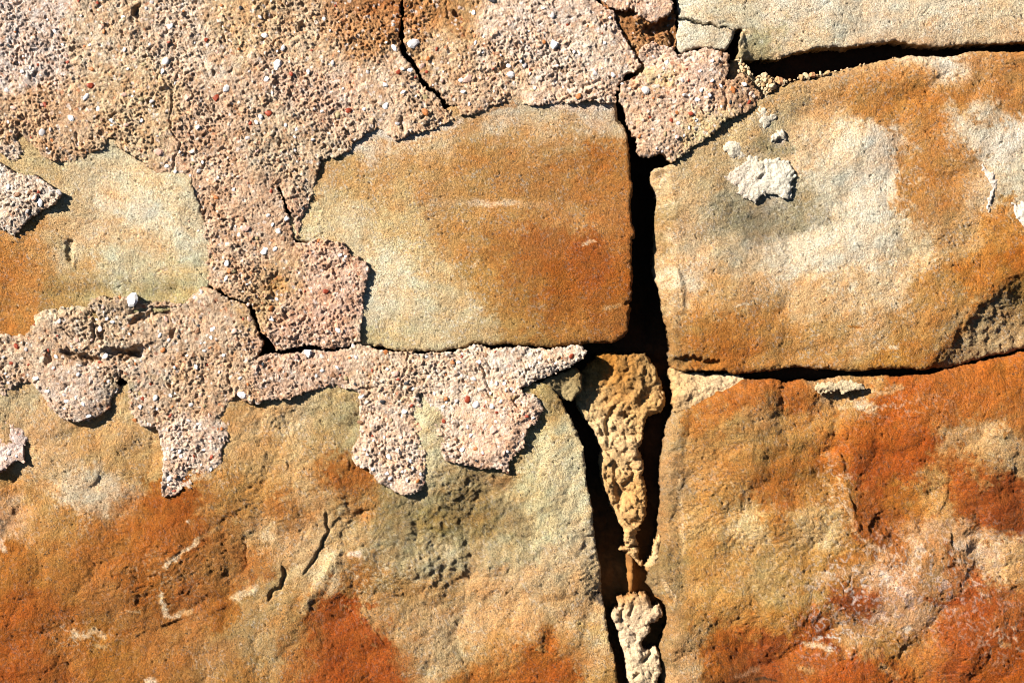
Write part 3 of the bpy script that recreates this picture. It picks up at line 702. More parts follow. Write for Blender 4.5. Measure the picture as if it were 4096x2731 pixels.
FE_F = [('ledge', raw('1208 2300 1262 2229 1286 2172 1313 2120 1306 2098 1304 2041'), 17, 120), ('ledge', raw('1068 2415 1086 2364 1116 2356 1136 2306 1131 2250 1120 2220'), 22, 110),
        ('crack', raw('1304 2035 1308 2098 1313 2122 1288 2172 1262 2229 1213 2298'), 6, 16), ('crack', raw('1131 2255 1136 2308 1118 2358 1090 2362 1068 2411'), 8, 20),
        ('ledge', R7('830 1300 930 1240 1050 1200 1250 1130 1400 1105 1530 1050'), 12, 90), ('ledge', R7('1000 1400 1120 1330 1250 1290 1330 1200'), 7, 60),
        ('ledge', R7('0 1545 120 1520 250 1490 400 1440 560 1390'), 7, 70), ('ledge', R7('750 860 900 820 1080 780 1280 640'), 8, 80), 
        ('ledge', R7('2120 1370 2110 1280 2100 1180'), 6, 60), ('ledge', R7('2100 1440 2160 1360 2200 1300'), 7, 60), ('rib', R7('1980 1100 2080 950 2180 800 2230 680'), 26, 12),
        ('ledge', R7('1900 1120 1920 1050 1930 1040'), 6, 60), ('hill', 1180, 2040, 90, 60, 20, 12), ('crack', R7('1160 490 1150 550'), 2.5, 6), ('crack', R7('730 1180 735 1240'), 3, 6),
        ('ledge', R7('2310 380 2260 270 2230 180'), 10, 60), ('ledge', R7('2308 180 2290 60 2220 -20 2150 -160'), 9, 90), ('hill', 1370, 1760, 60, 120, -20, -10),
        ('hill', 1900, 2080, 300, 200, 0, -16), ('hill', 1800, 2240, 60, 60, 0, 14), ('hill', 1950, 2260, 50, 40, 0, 9), ('hill', 1830, 1960, 90, 60, 0, 9),
        ('ledge', R8('640 1440 650 1330 660 1280'), 10, 60), ('ledge', R8('320 1330 230 1190 180 1060'), 12, 90), ('ledge', R8('330 1560 340 1480 350 1440'), 7, 60),
        ('ledge', R8('1350 1380 1350 1280 1370 1210'), 7, 60), ('ledge', R8('1640 1140 1560 1140 1460 1120'), 8, 60), ('crack', R8('605 810 625 840 655 860 650 900'), 2.5, 7),
        ('crack', R8('1690 1495 1840 1490'), 3, 9), ('hill', 2200, 1750, 60, 180, -14, 10), ('hill', 2180, 2100, 120, 300, -8, 12), ('hill', 600, 2250, 400, 160, -15, 12),
        ('hill', 70, 1780, 160, 170, 0, 18), ('hill', 1730, 1740, 60, 150, 0, 16), ('hill', 1250, 1640, 500, 130, 0, 7), ('rough', 1880, 2110, 340, 230, 6), ('rough', 1700, 2330, 200, 120, 3), ('hill', 1050, 1790, 200, 100, 0, 8), ('hill', 1750, 2620, 250, 130, -10, 12), ('hill', 1950, 2460, 150, 60, 0, -8),
        ('hill', 1450, 2560, 120, 200, -35, -10), ('crack', R8('440 1100 460 1160 450 1200'), 2.5, 6), ('ledge', R8('880 860 850 830 840 780'), 9, 40)]

ST_A = [(R3('150 100 300 120 420 160'), 16, 'b8a67c', .4)]
ST_B = [([(3010, 690)], 95, 'd8ccb0', .45), ([(3100, 760)], 60, 'd8ccb0', .4), (R3('960 640 1200 560 1500 470 1700 500'), 34, 'cf8a44', .5), (R3('1450 540 1650 700 1800 900 1850 1150 1820 1350'), 60, 'c98038', .45), (R6('1700 900 1850 730 2000 540 2304 250'), 22, 'b8651c', .55),
        ([(3780, 270)], 45, 'ecd8b4', .7), (R6('400 527 480 525'), 5, 'f0e0b8', .8), (R6('1150 665 1230 675'), 6, 'b86414', .8), (R6('1420 810 1475 808'), 6, 'f0dcae', .8),
        ([(3115, 560)], 26, 'd8c0b0', .6), ([(3060, 480)], 32, 'd8bfae', .5), (R6('330 850 450 830 560 780'), 28, 'b06420', .4),
        (R3('330 1390 480 1480 620 1500 800 1440 850 1330'), 60, '8f8158', .55), (R3('560 930 640 1000 760 990'), 26, '8e8256', .6)]
ST_C = [(R9('930 900 1000 860 1160 830 1400 820'), 22, 'ead0ac', .6), (R9('1380 840 1440 930 1540 960'), 20, 'f0dcc4', .7), (R9('1250 630 1330 680 1480 740'), 11, 'f0d8b8', .7),
        (R9('870 1310 960 1320 1010 1345'), 14, 'f2e2c0', .8), (R9('920 1180 960 1250 1050 1330 1080 1350'), 11, '8a2c08', .7), ([(3425, 2415)], 46, '963c0a', .75), ([(3500, 2390)], 30, 'a04410', .5),
        (R9('1080 210 1085 260'), 6, 'f0d8b0', .8), (R9('1000 260 1040 270 1050 320'), 9, 'eccfa0', .6), (R9('1080 390 1150 420 1180 560 1230 620'), 9, 'f0d8b0', .55), (R9('430 290 470 340 470 440'), 6, 'f0d8ac', .6),
        (R9('240 230 270 250'), 6, 'f0d8ac', .6), (R9('360 230 380 260'), 7, 'f0d8ac', .6), (R9('370 550 430 500 480 470'), 18, 'f0dca4', .7), (R9('840 610 960 630 1050 610'), 26, 'e2cc94', .55),
        (R9('1880 660 2000 680 2130 740'), 24, 'ecceaa', .6), (R9('1560 620 1600 700 1540 830'), 24, 'ead0ac', .6), (R9('1640 1010 1780 1050 1920 1020 1950 960'), 12, 'a03c08', .55), (R9('1780 640 1810 720 1830 790'), 12, '98400c', .5),
        (R9('1300 1160 1330 1120 1400 1140'), 14, 'f2e4d0', .7), (R9('1520 1220 1550 1210'), 10, 'f4ead4', .8), (R9('420 1530 480 1510 550 1480'), 14, 'c8a080', .7), (R9('300 1410 500 1390'), 20, '8c5420', .5),
        (R9('540 1545 600 1545 680 1555'), 7, '3a3024', .8), (R6('1230 1200 1310 1210'), 24, 'f2deb8', .8), (R6('1240 1090 1400 1110 1490 1060'), 12, 'ecd6b0', .6), (R9('30 240 40 330 60 700'), 10, 'e8d4a4', .5),
        (R8('2150 900 2220 1000 2230 1050'), 9, 'ecd8ac', .6), (R9('1860 760 1960 900 2080 1030'), 9, 'e8c8a0', .4), (R9('2150 1300 2200 1330'), 14, 'ecc890', .6), (R9('1360 1460 1480 1530'), 18, 'e4c494', .6),
        (R9('820 1470 900 1480'), 16, 'e0be8c', .6), (R9('600 240 800 180 1060 170'), 7, 'a86420', .4), (R9('560 400 680 350 800 340 850 370'), 14, '9a6424', .4)]
ST_D = [(R2('600 1350 800 1330 1000 1345 1160 1340 1400 1360'), 16, 'e4c898', .35), (R2('880 1340 1000 1340 1050 1350'), 14, 'ecd8b0', .6), (R2('1100 1330 1160 1345'), 16, 'ecd8b0', .5), (R5('1620 130 1700 105'), 7, 'f0d8ac', .8), (R5('1760 550 1860 530'), 10, 'd8b078', .6),
        (R2('290 870 420 910 560 890 700 840 800 800'), 20, 'e4d6bc', .7), (R2('1430 700 1600 700 1800 700'), 20, 'ecdcc4', .6), (R2('60 1010 130 960 220 900'), 16, 'e4dac4', .6), (R2('1000 715 1120 690 1160 690'), 16, 'b8783c', .6),
        (R5('210 350 215 250'), 14, 'e6d4a4', .5), (R5('890 290 920 240'), 10, 'ecd8b0', .5), (R5('400 930 560 910'), 10, 'd8c088', .2)]
ST_E = [(R1('650 1330 760 1360'), 26, 'e8dcb8', .7), (R1('900 1380 1000 1400'), 30, 'd8ccac', .6), (R1('1120 1470 1180 1540'), 24, 'ece0b8', .6), (R4('720 220 800 270 900 350'), 36, 'd4caa0', .55),
        ([(717, 1052)], 5, '4c5830', .8), (R4('430 150 450 230 480 300'), 14, 'b0a070', .6), (R1('1150 1430 1160 1440'), 8, 'cc9448', .5)]
ST_F = [(R7('1090 790 1180 720 1240 690 1310 625'), 12, 'f4e4bc', .9), (R7('1310 625 1440 540'), 11, 'd8ac70', .7), (R7('1060 1000 1062 1050 1100 1130 1170 1130'), 13, 'f4e2ba', .9), (R7('1170 1120 1240 1100'), 13, 'e4c48c', .7),
        (R7('480 1230 520 1270 620 1230 680 1270'), 14, 'f0dab0', .75), (R7('620 1330 690 1330'), 9, 'ecd0a0', .6), (R7('1540 1010 1600 980 1680 950'), 18, 'f2deb0', .85), (R7('1990 1100 2100 920 2200 720'), 20, 'ecd498', .75),
        (R7('1240 500 1242 502'), 9, 'f6e6c8', .9), (R7('1730 610 1790 610'), 20, 'ecd4a4', .6), (R7('830 1095 920 1095'), 5, 'e4c494', .7), (R7('0 640 20 700'), 12, 'f0e0c8', .8), (R7('960 1560 1010 1550'), 14, 'f0e0c4', .8),
        (R7('60 370 120 340'), 22, 'ecd0a8', .5), (R7('1300 440 1400 410'), 16, 'dcb880', .4), (R8('80 720 150 715'), 12, 'ece0d0', .8), (R8('960 220 1100 240'), 36, 'b08858', .5), (R8('1710 990 1745 1040'), 17, '4a423c', .85),
        (R8('700 680 760 740'), 26, 'dccca0', .6), (R8('1390 1080 1500 1120'), 20, 'dcb484', .4), (R8('1600 1190 1780 1250'), 24, 'd0b464', .4), (R5('1390 1110 1440 1200 1440 1280'), 26, 'b8a068', .6),
        (R4('1520 1270 1600 1180 1700 1170'), 34, 'a87840', .6), (R4('1100 1040 1180 1000'), 10, 'f0e4bc', .3), (R7('1850 250 1990 200'), 20, 'd8aa64', .3), (R7('1280 210 1380 200'), 16, 'd8d0b0', .6)]

# ------------------------------------------------------------------ stones
def stone(poly, samples, seed, base, R, D, feats, lst, label, step=4.0, big=14.0, coarse=1.0, rim=(6, 4, 3), fac=0.5, vein=(), bed=-20.0, terr=1.0, tone=(1, 1, 1), palek=0.55):
    return slab('stone', poly, lambda x, y, d: stone_relief(x, y, d, base, seed, R, D, feats, big, coarse, fac, bed, terr),
                lambda x, y, h, d: stone_colour(x, y, h, d, samples, seed, lst, 0.14, vein, bed, tone, palek), M_STONE, wall, step, -330.0, rim, seed, label)


stone(OUT_A, COL_A, 1, 0, 12, 10, FE_A, ST_A, 'pale cream sandstone block with hairline cracks and a notch in its lower edge', big=7, fac=0.35, bed=-4, terr=0.8)
stone(OUT_B, COL_B, 2, 2, 26, 22, FE_B, ST_B, 'large cream and tan sandstone block right of the dark upright gap, with a broken lower corner', big=11, fac=0.5, vein=VE_B, bed=-24, terr=0.8)
stone(OUT_C, COL_C, 3, 0, 50, 44, FE_C, ST_C, 'bulging rust orange sandstone block with white crystal patches and dark red spots', big=14, coarse=1.1, fac=0.75, vein=VE_C, bed=-14, terr=1.3, tone=(0.92, 0.80, 0.66), palek=0.4)
stone(OUT_D, COL_D, 4, -2, 18, 18, FE_D, ST_D, 'block of sandstone shading from cream to burnt orange, framed by render on three sides', big=6, coarse=0.9, fac=0.22, bed=-3, terr=0.45, tone=(0.98, 0.95, 0.95), palek=0.6)
stone(OUT_E, COL_E, 5, 1, 10, 6, FE_E, ST_E, 'pale buff sandstone showing through a hole in the render, orange along one end', big=7, coarse=0.9, fac=0.3, bed=10, terr=0.6)
stone(OUT_F, COL_F, 6, -5, 12, 11, FE_F, ST_F, 'biggest sandstone block, orange with pale scratches and a damp olive grey stain', big=15, fac=0.7, vein=VE_F, bed=-24, terr=1.15, tone=(0.96, 0.90, 0.82), palek=0.45)


# ------------------------------------------------------------------ render coat
def plaster_relief(px, py, d, base, seed, feats, rough=1.0, R=8.0, D=7.0):
    x2 = px + 8 * pn(px, py, 26, 70 + seed); y2 = py + 8 * pn(px, py, 26, 71 + seed)
    h = base + 4 * fbm(px, py, 190, 2, 72 + seed)
    loc = rough * (0.45 + 0.85 * sst(-0.7, 0.6, pn(px, py, 210, 69 + seed) + 0.5 * pn(px, py, 70, 68 + seed)))
    f1, f2, cid = worley(x2, y2, 25, 80 + seed)
    bill = np.abs(pn(x2, y2, 28, 81 + seed)) * 7.5 + np.abs(pn(x2 + 9, y2, 14, 82 + seed)) * 8.5
    h = h + loc * (bill - 6 + 4.5 * (0.5 - f1) * cid + 5.0 * fbm(px, py, 60, 2, 74 + seed) + 2.2 * pn(px, py, 10.5, 77 + seed) + 3.6 * (np.random.RandomState(seed).rand(len(px)) - 0.5))
    p = pn(px, py, 17, 78 + seed) + 0.45 * pn(px, py, 60, 79 + seed)
    h = h - loc * 13.0 * sst(0.45, 0.85, p)
    p2 = pn(px, py, 11, 86 + seed) + 0.4 * pn(px, py, 44, 87 + seed)
    h = h - loc * 9.0 * sst(0.55, 0.9, p2)
    h = h - 11 * (1 - sst(0, 70, d)) * sst(-0.2, 0.4, pn(px, py, 130, 67 + seed))
    lo = base - 19
    h = np.where(h < lo + 6, lo + 6 * np.exp((np.minimum(h, lo + 6) - lo - 6) / 6), h)
    h = h + roll(d + 5 * pn(px, py, 14, 89 + seed), R, D)
    return apply_features(px, py, h, feats, seed)


def plaster_colour(px, py, h, d, seed, lst, samples=None):
    c = colour_field(px, py, samples or COL_P, 60.0, 1.0, seed)
    c = streaks(px, py, c, lst, seed) if lst else c
    c = lin(c) * np.array([1.10, 1.03, 0.96])
    x2 = px + 5 * pn(px, py, 20, 70 + seed); y2 = py + 5 * pn(px, py, 20, 71 + seed)
    f1, f2, cid = worley(x2, y2, 19, 85 + seed)
    g1, g2, gid = worley(x2, y2 + 40, 11, 95 + seed)
    v = 1 + 0.3 * (cid * 7 % 1 - 0.5) + 0.34 * (gid * 5 % 1 - 0.5) + 0.10 * fbm(px, py, 34, 2, 88 + seed) + 0.1 * pn(px, py, 9, 89 + seed)
    pk = 0.10 * fbm(px, py, 60, 3, 90 + seed) + 0.10 * (cid * 13 % 1 - 0.5) + 0.06 * (gid * 11 % 1 - 0.5)
    c = c * np.stack([v, v * (1 - pk), v * (1 - 2 * pk)], 1) / K_SEEN
    br = sst(0.1, 0.9, pn(px, py, 26, 91 + seed) + 0.6 * pn(px, py, 110, 92 + seed) + 0.4 * pn(px, py, 11, 93 + seed))[:, None] * 0.55
    c = c * (1 - br) + c * br * np.array([0.62, 0.48, 0.36])
    for f_, q, k in ((f1, (cid * 31) % 1, 0.37), (g1, (gid * 29) % 1, 0.42)):
        core = f_ < k
        for lo_, hi_, rgb in ((0.0, 0.04, (0.62, 0.55, 0.50)), (0.07, 0.09, (0.30, 0.09, 0.035)), (0.10, 0.125, (0.36, 0.27, 0.22)), (0.16, 0.21, (0.42, 0.25, 0.16)), (0.21, 0.25, (0.17, 0.09, 0.05))):
            m = core & (q >= lo_) & (q < hi_)
            c[m] = 0.45 * c[m] + 0.55 * np.array(rgb)
    return c


def alb(hx):
    return hx


FP1 = [('crack', R1('1185 470 1170 520 1150 590 1130 640 1140 700 1125 760 1130 840 1150 890 1180 930 1190 960 1170 1010 1150 1060 1145 1110 1135 1160'), 4, 16),
       ('pit', 548, 52, 22, 26, 30, 26), ('crack', R1('935 30 900 80 870 130 885 170'), 7, 16), ('pit', 752, 63, 10, 9, 0, 18), ('pit', 1212, 110, 11, 24, 0, 20), ('pit', 518, 569, 11, 10, 0, 22),
       ('pit', 856, 297, 9, 12, 20, 18), ('pit', 672, 362, 24, 10, 0, 16), ('pit', 448, 566, 16, 16, 0, 20), ('crack', R1('1325 360 1350 440 1390 540'), 5, 9), ('crack', R1('500 870 520 920 515 980'), 5, 12),
       ('pit', 1130, 575, 14, 14, 0, 12), ('pit', 1614, 520, 8, 8, 0, 14), ('crack', R2('420 770 430 830 440 880'), 8, 13), ('pit', 80, 174, 8, 8, 0, 12), ('pit', 741, 618, 8, 8, 0, 12), ('pit', 95, 790, 6, 6, 0, 9),
       ('hill', 780, 850, 90, 260, 0, -14), ('hill', 840, 1080, 60, 120, 0, -16), ('hill', 1000, 750, 130, 160, 0, 6), ('hill', 1300, 1150, 130, 200, 0, 4), ('pit', 1110, 1140, 34, 52, -15, 13), ('crack', R4('1850 300 1780 360 1760 430'), 7, 12), ('crack', R4('1800 420 1815 500'), 6, 12),
       ('crack', R4('2030 560 2010 640 1980 720 1940 800'), 4, 8), ('crack', R1('1780 0 1760 60 1800 110 1740 140'), 7, 10), ('crack', R1('1870 1190 1950 1160 2050 1180'), 4, 7),
       ('hill', 1200, 40, 130, 60, 0, -8), ('hill', 700, 640, 120, 30, 30, -8), ('crack', R1('1260 1440 1330 1400 1440 1440'), 4, 5), ('hill', 1460, 300, 120, 160, 0, 5), ('hill', 1400, 60, 140, 60, 0, -6)]
FP2 = [('hill', 120, 780, 120, 80, 0, 7), ('hill', 60, 880, 80, 50, 0, 8), ('crack', R1('0 1340 120 1290 160 1200'), 4, 6)]
FP3 = [('pit', 1828, 58, 26, 14, 10, 24), ('crack', R2('1455 370 1460 460 1455 560'), 4, 10), ('crack', R2('1440 565 1520 570 1600 580 1680 560 1760 520'), 6, 9), ('pit', 2090, 200, 7, 16, 10, 16),
       ('crack', R2('720 30 730 120 790 160 850 190 830 260'), 7, 9), ('hill', 2000, 120, 260, 130, 0, 7), ('hill', 1760, 90, 90, 60, 0, -9), ('hill', 2150, 340, 260, 40, 0, -6), ('hill', 2380, 200, 90, 120, 0, 8),
       ('crack', R2('1170 290 1200 330 1185 370'), 6, 12), ('pit', 1740, 246, 26, 18, 0, 10), ('pit', 2350, 100, 16, 9, 0, 12), ('hill', 2400, 340, 60, 60, 0, 6)]
FP5 = [('pit', 490, 1415, 80, 22, 6, 34), ('pit', 545, 1405, 46, 24, -14, 34), ('pit', 330, 1432, 90, 22, 12, 34), ('pit', 380, 1320, 12, 34, 0, 24), ('pit', 412, 1345, 14, 24, 0, 26), ('pit', 655, 1245, 44, 24, 10, 34),
       ('pit', 695, 1330, 12, 24, 0, 18), ('pit', 560, 1270, 56, 18, -20, 30), ('pit', 190, 1435, 12, 40, 0, 20), ('hill', 420, 1200, 150, 30, 0, 14), ('hill', 560, 1195, 90, 26, 0, 16), ('hill', 200, 1290, 80, 50, 0, 12),
       ('hill', 440, 1490, 260, 40, 0, 10), ('hill', 330, 1610, 130, 70, 0, 14), ('hill', 560, 1340, 180, 40, 0, 10), ('hill', 880, 1300, 130, 90, 0, 7), ('crack', R4('1545 1140 1520 1060 1510 980 1540 880'), 5, 10),
       ('crack', R4('1030 1330 1040 1220 1100 1180'), 5, 9), ('hill', 590, 1720, 60, 40, 0, 10), ('pit', 585, 1712, 34, 12, 8, 14), ('crack', R5('470 820 455 900 450 960 440 1020 430 1080 440 1130 490 1130 540 1125'), 4, 11),
       ('crack', R5('440 1130 410 1160 370 1180'), 4, 7), ('crack', R5('0 1110 60 1095 140 1080 220 1080 280 1070'), 4, 10), ('crack', R5('930 880 960 960 990 1040 1010 1110 1030 1150'), 6, 13),
       ('crack', R5('660 880 650 960'), 4, 6), ('hill', 2080, 1640, 130, 170, 0, 20), ('hill', 1960, 1830, 120, 60, 0, 12), ('hill', 2250, 1440, 130, 50, -14, 22), ('hill', 1560, 1830, 130, 140, 0, 4),
       ('hill', 760, 1780, 150, 160, 0, 9), ('pit', 1965, 1585, 10, 10, 0, 14), ('hill', 300, 1850, 500, 60, 0, 0), ('pit', 290, 1340, 40, 14, 30, 12), ('hill', 1060, 1500, 160, 60, 0, 6), ('crack', R4('620 560 640 640 660 720'), 7, 14),
       ('crack', R4('820 600 900 570 1000 545 1080 580'), 6, 14), ('crack', R5('1020 1000 1010 1060 1030 1140'), 4, 7), ('hill', 830, 1200, 60, 40, 0, 9), ('pit', 500, 1500, 50, 24, 0, 9)]
FP6 = [('crack', R3('330 530 310 590 340 660 330 740'), 7, 14), ('cut', R3('370 800 320 740 330 640 310 580 330 520 400 470')[::-1], 0.3, 20, 34), ('hill', 2960, 400, 70, 40, 40, 12), ('crack', R2('1900 530 1910 580 1960 600 2010 560'), 7, 14), ('pit', 2530, 330, 30, 22, -30, 14),
       ('crack', R2('2040 640 2070 720 2060 790 2000 830'), 4, 7), ('hill', 2640, 560, 130, 90, 0, 10), ('hill', 2770, 300, 110, 110, 0, 12), ('pit', 2640, 340, 50, 34, 20, 9), ('hill', 2620, 230, 50, 50, 0, -10)]
SP1 = [(R1('640 1010 760 1010 870 1030'), 12, alb('9c7c54'), .3), (R2('30 0 200 40 380 60 400 120'), 40, alb('a87040'), .35), (R4('1350 400 1460 430 1540 500'), 12, alb('9c7044'), .5), ([(1110, 1140)], 46, alb('bc9458'), .7),
       ([(1120, 190)], 24, alb('9a6838'), .5)]
SP3 = [(R2('450 60 600 40 760 130 840 230'), 36, alb('a87848'), .45), (R2('480 330 540 390 590 470'), 20, alb('b88448'), .5)]
SP5 = [(R4('0 600 90 620 180 680'), 30, alb('bc8448'), .6), (R4('230 640 300 580 450 560 540 550'), 26, alb('ecd8ac'), .55), (R4('280 800 290 860 260 930'), 13, alb('ecdcbc'), .6), (R4('330 860 500 870 620 880'), 16, alb('8a6034'), .5), (R4('800 850 900 840'), 16, alb('8a6034'), .5),
       (R4('760 1040 830 1020 870 1060'), 20, alb('b8a880'), .6), (R4('1000 1000 1100 1020 1180 1010'), 14, alb('d4c09c'), .6), ([(2052, 1588)], 14, alb('b89c5c'), .7)]
SP6 = [(R2('2030 480 2110 560 2190 520'), 32, alb('dcc48c'), .65), (R3('140 900 200 850 240 830'), 26, alb('e0c690'), .55), (R3('430 500 500 540 560 600'), 26, alb('b88c5c'), .5)]


def patch(poly, base, seed, feats, lst, label, rough=1.0, step=3.3, rim=(5, 6, 6), back=-40.0, samples=None):
    o = slab('render_patch', poly, lambda x, y, d: plaster_relief(x, y, d, base, seed, feats, rough), lambda x, y, h, d: plaster_colour(x, y, h, d, seed, lst, samples),
             M_PLASTER, wall, step, back, rim, seed, label, wall_noise=4.0)
    PATCHES.append((o, poly, base))
    return o


PATCHES = []
patch(OUT_P1, 17, 21, FP1, SP1, 'biggest sheet of pink render, reaching down between two stones', rough=1.1)
patch(OUT_P2, 34, 22, FP2, [], 'pointed flake of pale render standing off the buff stone', rough=0.8)
patch(OUT_P3, 18, 23, FP3, SP3, 'sheet of pink render with a straight lower edge, right of the long crack', rough=1.0)
patch(OUT_P6, 26, 24, FP6, SP6, 'lobe of render bridging the dark gap between three stones', rough=0.8, back=-60)
patch(OUT_P7, 22, 25, [], [], 'small triangle of render beside the pale cream stone', rough=0.8, back=-60)
patch(OUT_P5, 15, 26, FP5, SP5, 'long band of render with ragged hanging lobes above the biggest stone', rough=0.95)
COL_R = cols("1440 30 a8784a;1480 60 a06c3c;1500 90 b88854;1540 40 8c5c30;1530 100 c49868;1470 100 bc9468")
patch(raw("2400 -10 2560 20 2700 20 2706 60 2704 190 2660 230 2600 240 2560 320 2520 250 2480 160 2440 70"), -6, 28, [('pit', 2500, 46, 60, 24, 12, 46), ('pit', 2636, 106, 66, 30, -20, 46), ('hill', 2560, 120, 70, 40, 20, 12), ('pit', 2690, 150, 12, 60, 0, 30), ('hill', 2600, 190, 70, 40, 0, 12), ('crack', raw('2450 40 2480 110 2520 170 2550 220'), 8, 22)], [], 'sunken brown stained patch where the render has broken away', rough=1.25, back=-90, samples=COL_R)
patch(OUT_P8, 3, 27, [], [], 'thin pale remnant of render at the end of the biggest stone', rough=0.7)


# ------------------------------------------------------------------ mortar in the joints
def knobs(px, py, seed, amp=1.0):
    x2 = px + 8 * pn(px, py, 30, 1 + seed); y2 = py + 8 * pn(px, py, 30, 2 + seed)
    h = 0
    for sc_, a in ((58, 20.0), (30, 11.0), (15, 4.5)):
        f1, f2, cid = worley(x2, y2, sc_, seed + int(sc_))
        h = h + a * np.sqrt(np.maximum(1 - (f1 / 0.85) ** 2, 0)) * (0.45 + 0.55 * cid)
    return 1.5 * amp * (h - 18) + 9 * amp * fbm(px, py, 70, 2, 6 + seed) + 7 * amp * (0.35 - np.abs(pn(x2, y2, 20, 8 + seed))) + 2.5 * pn(px, py, 9, 3 + seed) + 2 * (np.random.RandomState(seed).rand(len(px)) - 0.5)


def mortar_colour(px, py, seed, samples, lst=(), tone=(1.06, 0.98, 0.95)):
    c = lin(np.minimum(colour_field(px, py, samples, 55.0, 0.8, seed) * 1.03, 1)) * np.array(tone) / K_SEEN
    v = 1 + 0.10 * fbm(px, py, 30, 2, 5 + seed) + 0.08 * pn(px, py, 10, 7 + seed)
    c = c * v[:, None]
    return streaks(px, py, c, lst, seed) if lst else c


def mortar(name, poly, base, seed, feats, label, amp=1.0, step=4.0, back=-330.0, samples=COL_M, R=26, D=26, rim=(6, 6, 5), lst=()):
    return slab(name, poly, lambda x, y, d: apply_features(x, y, base + knobs(x, y, seed, amp) + roll(d, R, D), feats, seed), lambda x, y, h, d: mortar_colour(x, y, seed, samples, lst),
                M_MORTAR, wall, step, back, rim, seed, label, wall_noise=8.0)


OUT_M1 = raw("""2268 1540 2300 1500 2340 1470 2385 1440 2400 1412 2430 1408 2470 1412 2500 1420 2531 1416 2592 1416 2612 1445 2630 1475 2648 1530 2666 1584 2675 1627 2642 1654 2598 1668 2580 1706 2576 1748 2562 1796 2582 1850
2585 1889 2576 1910 2588 1932 2594 2023 2590 2071 2569 2120 2545 2150 2560 2190 2510 2200 2490 2110 2462 2060 2430 1990 2405 1920 2398 1860 2404 1800 2385 1740 2355 1690 2320 1640 2290 1590""")
OUT_M2 = raw("""2447 2446 2462 2432 2474 2440 2476 2405 2500 2388 2520 2378 2545 2376 2560 2384 2572 2378 2590 2378 2600 2404 2612 2430 2640 2424 2652 2440 2656 2460 2645 2480 2622 2492 2600 2500 2602 2525 2588 2545 2570 2575
2566 2590 2600 2610 2625 2590 2640 2620 2644 2690 2636 2731 2660 3000 2520 3000 2516 2731 2508 2700 2500 2640 2492 2600 2478 2550 2464 2510 2450 2480""")
mortar('mortar', OUT_M1, -78, 40, [('hill', 2500, 1560, 110, 120, 0, 18), ('hill', 2520, 1480, 80, 60, 0, 10), ('hill', 2310, 1560, 60, 90, 0, -10), ('crack', raw('2440 1780 2430 1700 2450 1640 2500 1600'), 10, 22), ('crack', raw('2490 2060 2480 1980 2460 1900 2470 1850'), 12, 24),
        ('hill', 2440, 1880, 50, 50, 0, 18), ('hill', 2560, 1980, 36, 120, 0, 14), ('crack', raw('2470 1885 2530 1882 2580 1880'), 6, 14), ('pit', 2510, 1660, 16, 22, 0, 26), ('hill', 2460, 2060, 60, 60, 0, -8)],
       'knobbly cream and rust brown mortar filling the wide part of the upright gap')
mortar('mortar', OUT_M2, -22, 41, [('hill', 2460, 2470, 26, 40, 0, 10), ('crack', raw('2486 2500 2490 2450 2500 2410'), 6, 18), ('crack', raw('2520 2470 2535 2420 2540 2390'), 6, 14), ('crack', raw('2570 2660 2600 2620 2620 2600'), 9, 24), ('pit', 2545, 2700, 10, 12, 0, 20)],
       'crumbly pale mortar lump wedged at the bottom of the upright gap', amp=0.62)
mortar('mortar', raw("2505 2190 2556 2195 2560 2240 2580 2270 2600 2250 2640 2140 2660 2160 2660 2260 2625 2290 2600 2300 2585 2275 2570 2275 2550 2250 2515 2220 2480 2200"), -84, 42, [('hill', 2620, 2200, 30, 90, 0, 40)],
       'small crumbly mortar seam under the knobbly mortar', amp=0.6)
mortar('mortar', raw("2690 1470 2720 1480 2760 1490 2860 1500 2960 1500 2990 1520 2960 1560 2900 1590 2840 1620 2770 1640 2700 1650 2690 1560"), -34, 43, [('hill', 2760, 1570, 90, 36, -15, 12)], 'pale rubbly mortar wedge in the joint above the rust orange block', amp=0.5)
mortar('mortar', raw("2930 232 2958 228 2985 250 3000 280 3020 300 3060 296 3096 310 3110 330 3130 345 3090 400 3040 430 2960 420 2900 340"), -42, 44, [('hill', 2970, 270, 30, 60, 30, 16)], 'pale rubbly mortar under the notch of the cream stone', amp=0.55)
mortar('mortar', raw("2130 1545 2180 1520 2210 1500 2260 1490 2300 1470 2330 1500 2320 1560 2290 1600 2250 1600 2222 1566 2180 1540"), -10, 46, [('hill', 2270, 1560, 60, 40, 0, -26)], 'greyish mortar smear at the shoulder of the biggest stone', amp=0.5, R=14, D=12)

core_cols = cols("1300 800 40301e;1450 1000 4c3620;1450 1230 6c4c28;1460 1330 a8763c;1500 200 3c2c1c;2000 100 38281a;400 800 40301e")  # mostly darkened tones, so joint shade is painted into the core
slab('core', raw("-620 -620 4800 -620 4800 3350 -620 3350"), lambda x, y, d: -185 + 20 * fbm(x, y, 160, 3, 301) + 0.5 * knobs(x, y, 305) - 60 * np.exp(-((x - 2575) / 60) ** 2) * (y < 1450) + 62 * np.exp(-((x - 2532) / 24) ** 2 - ((y - 2290) / 130) ** 2),
     lambda x, y, h, d: mortar_colour(x, y, 300, core_cols), M_CORE, wall, 7.0, -420.0, (0, 0, 0), 300, 'wall core at the back of the joints, coloured dark for their shade')

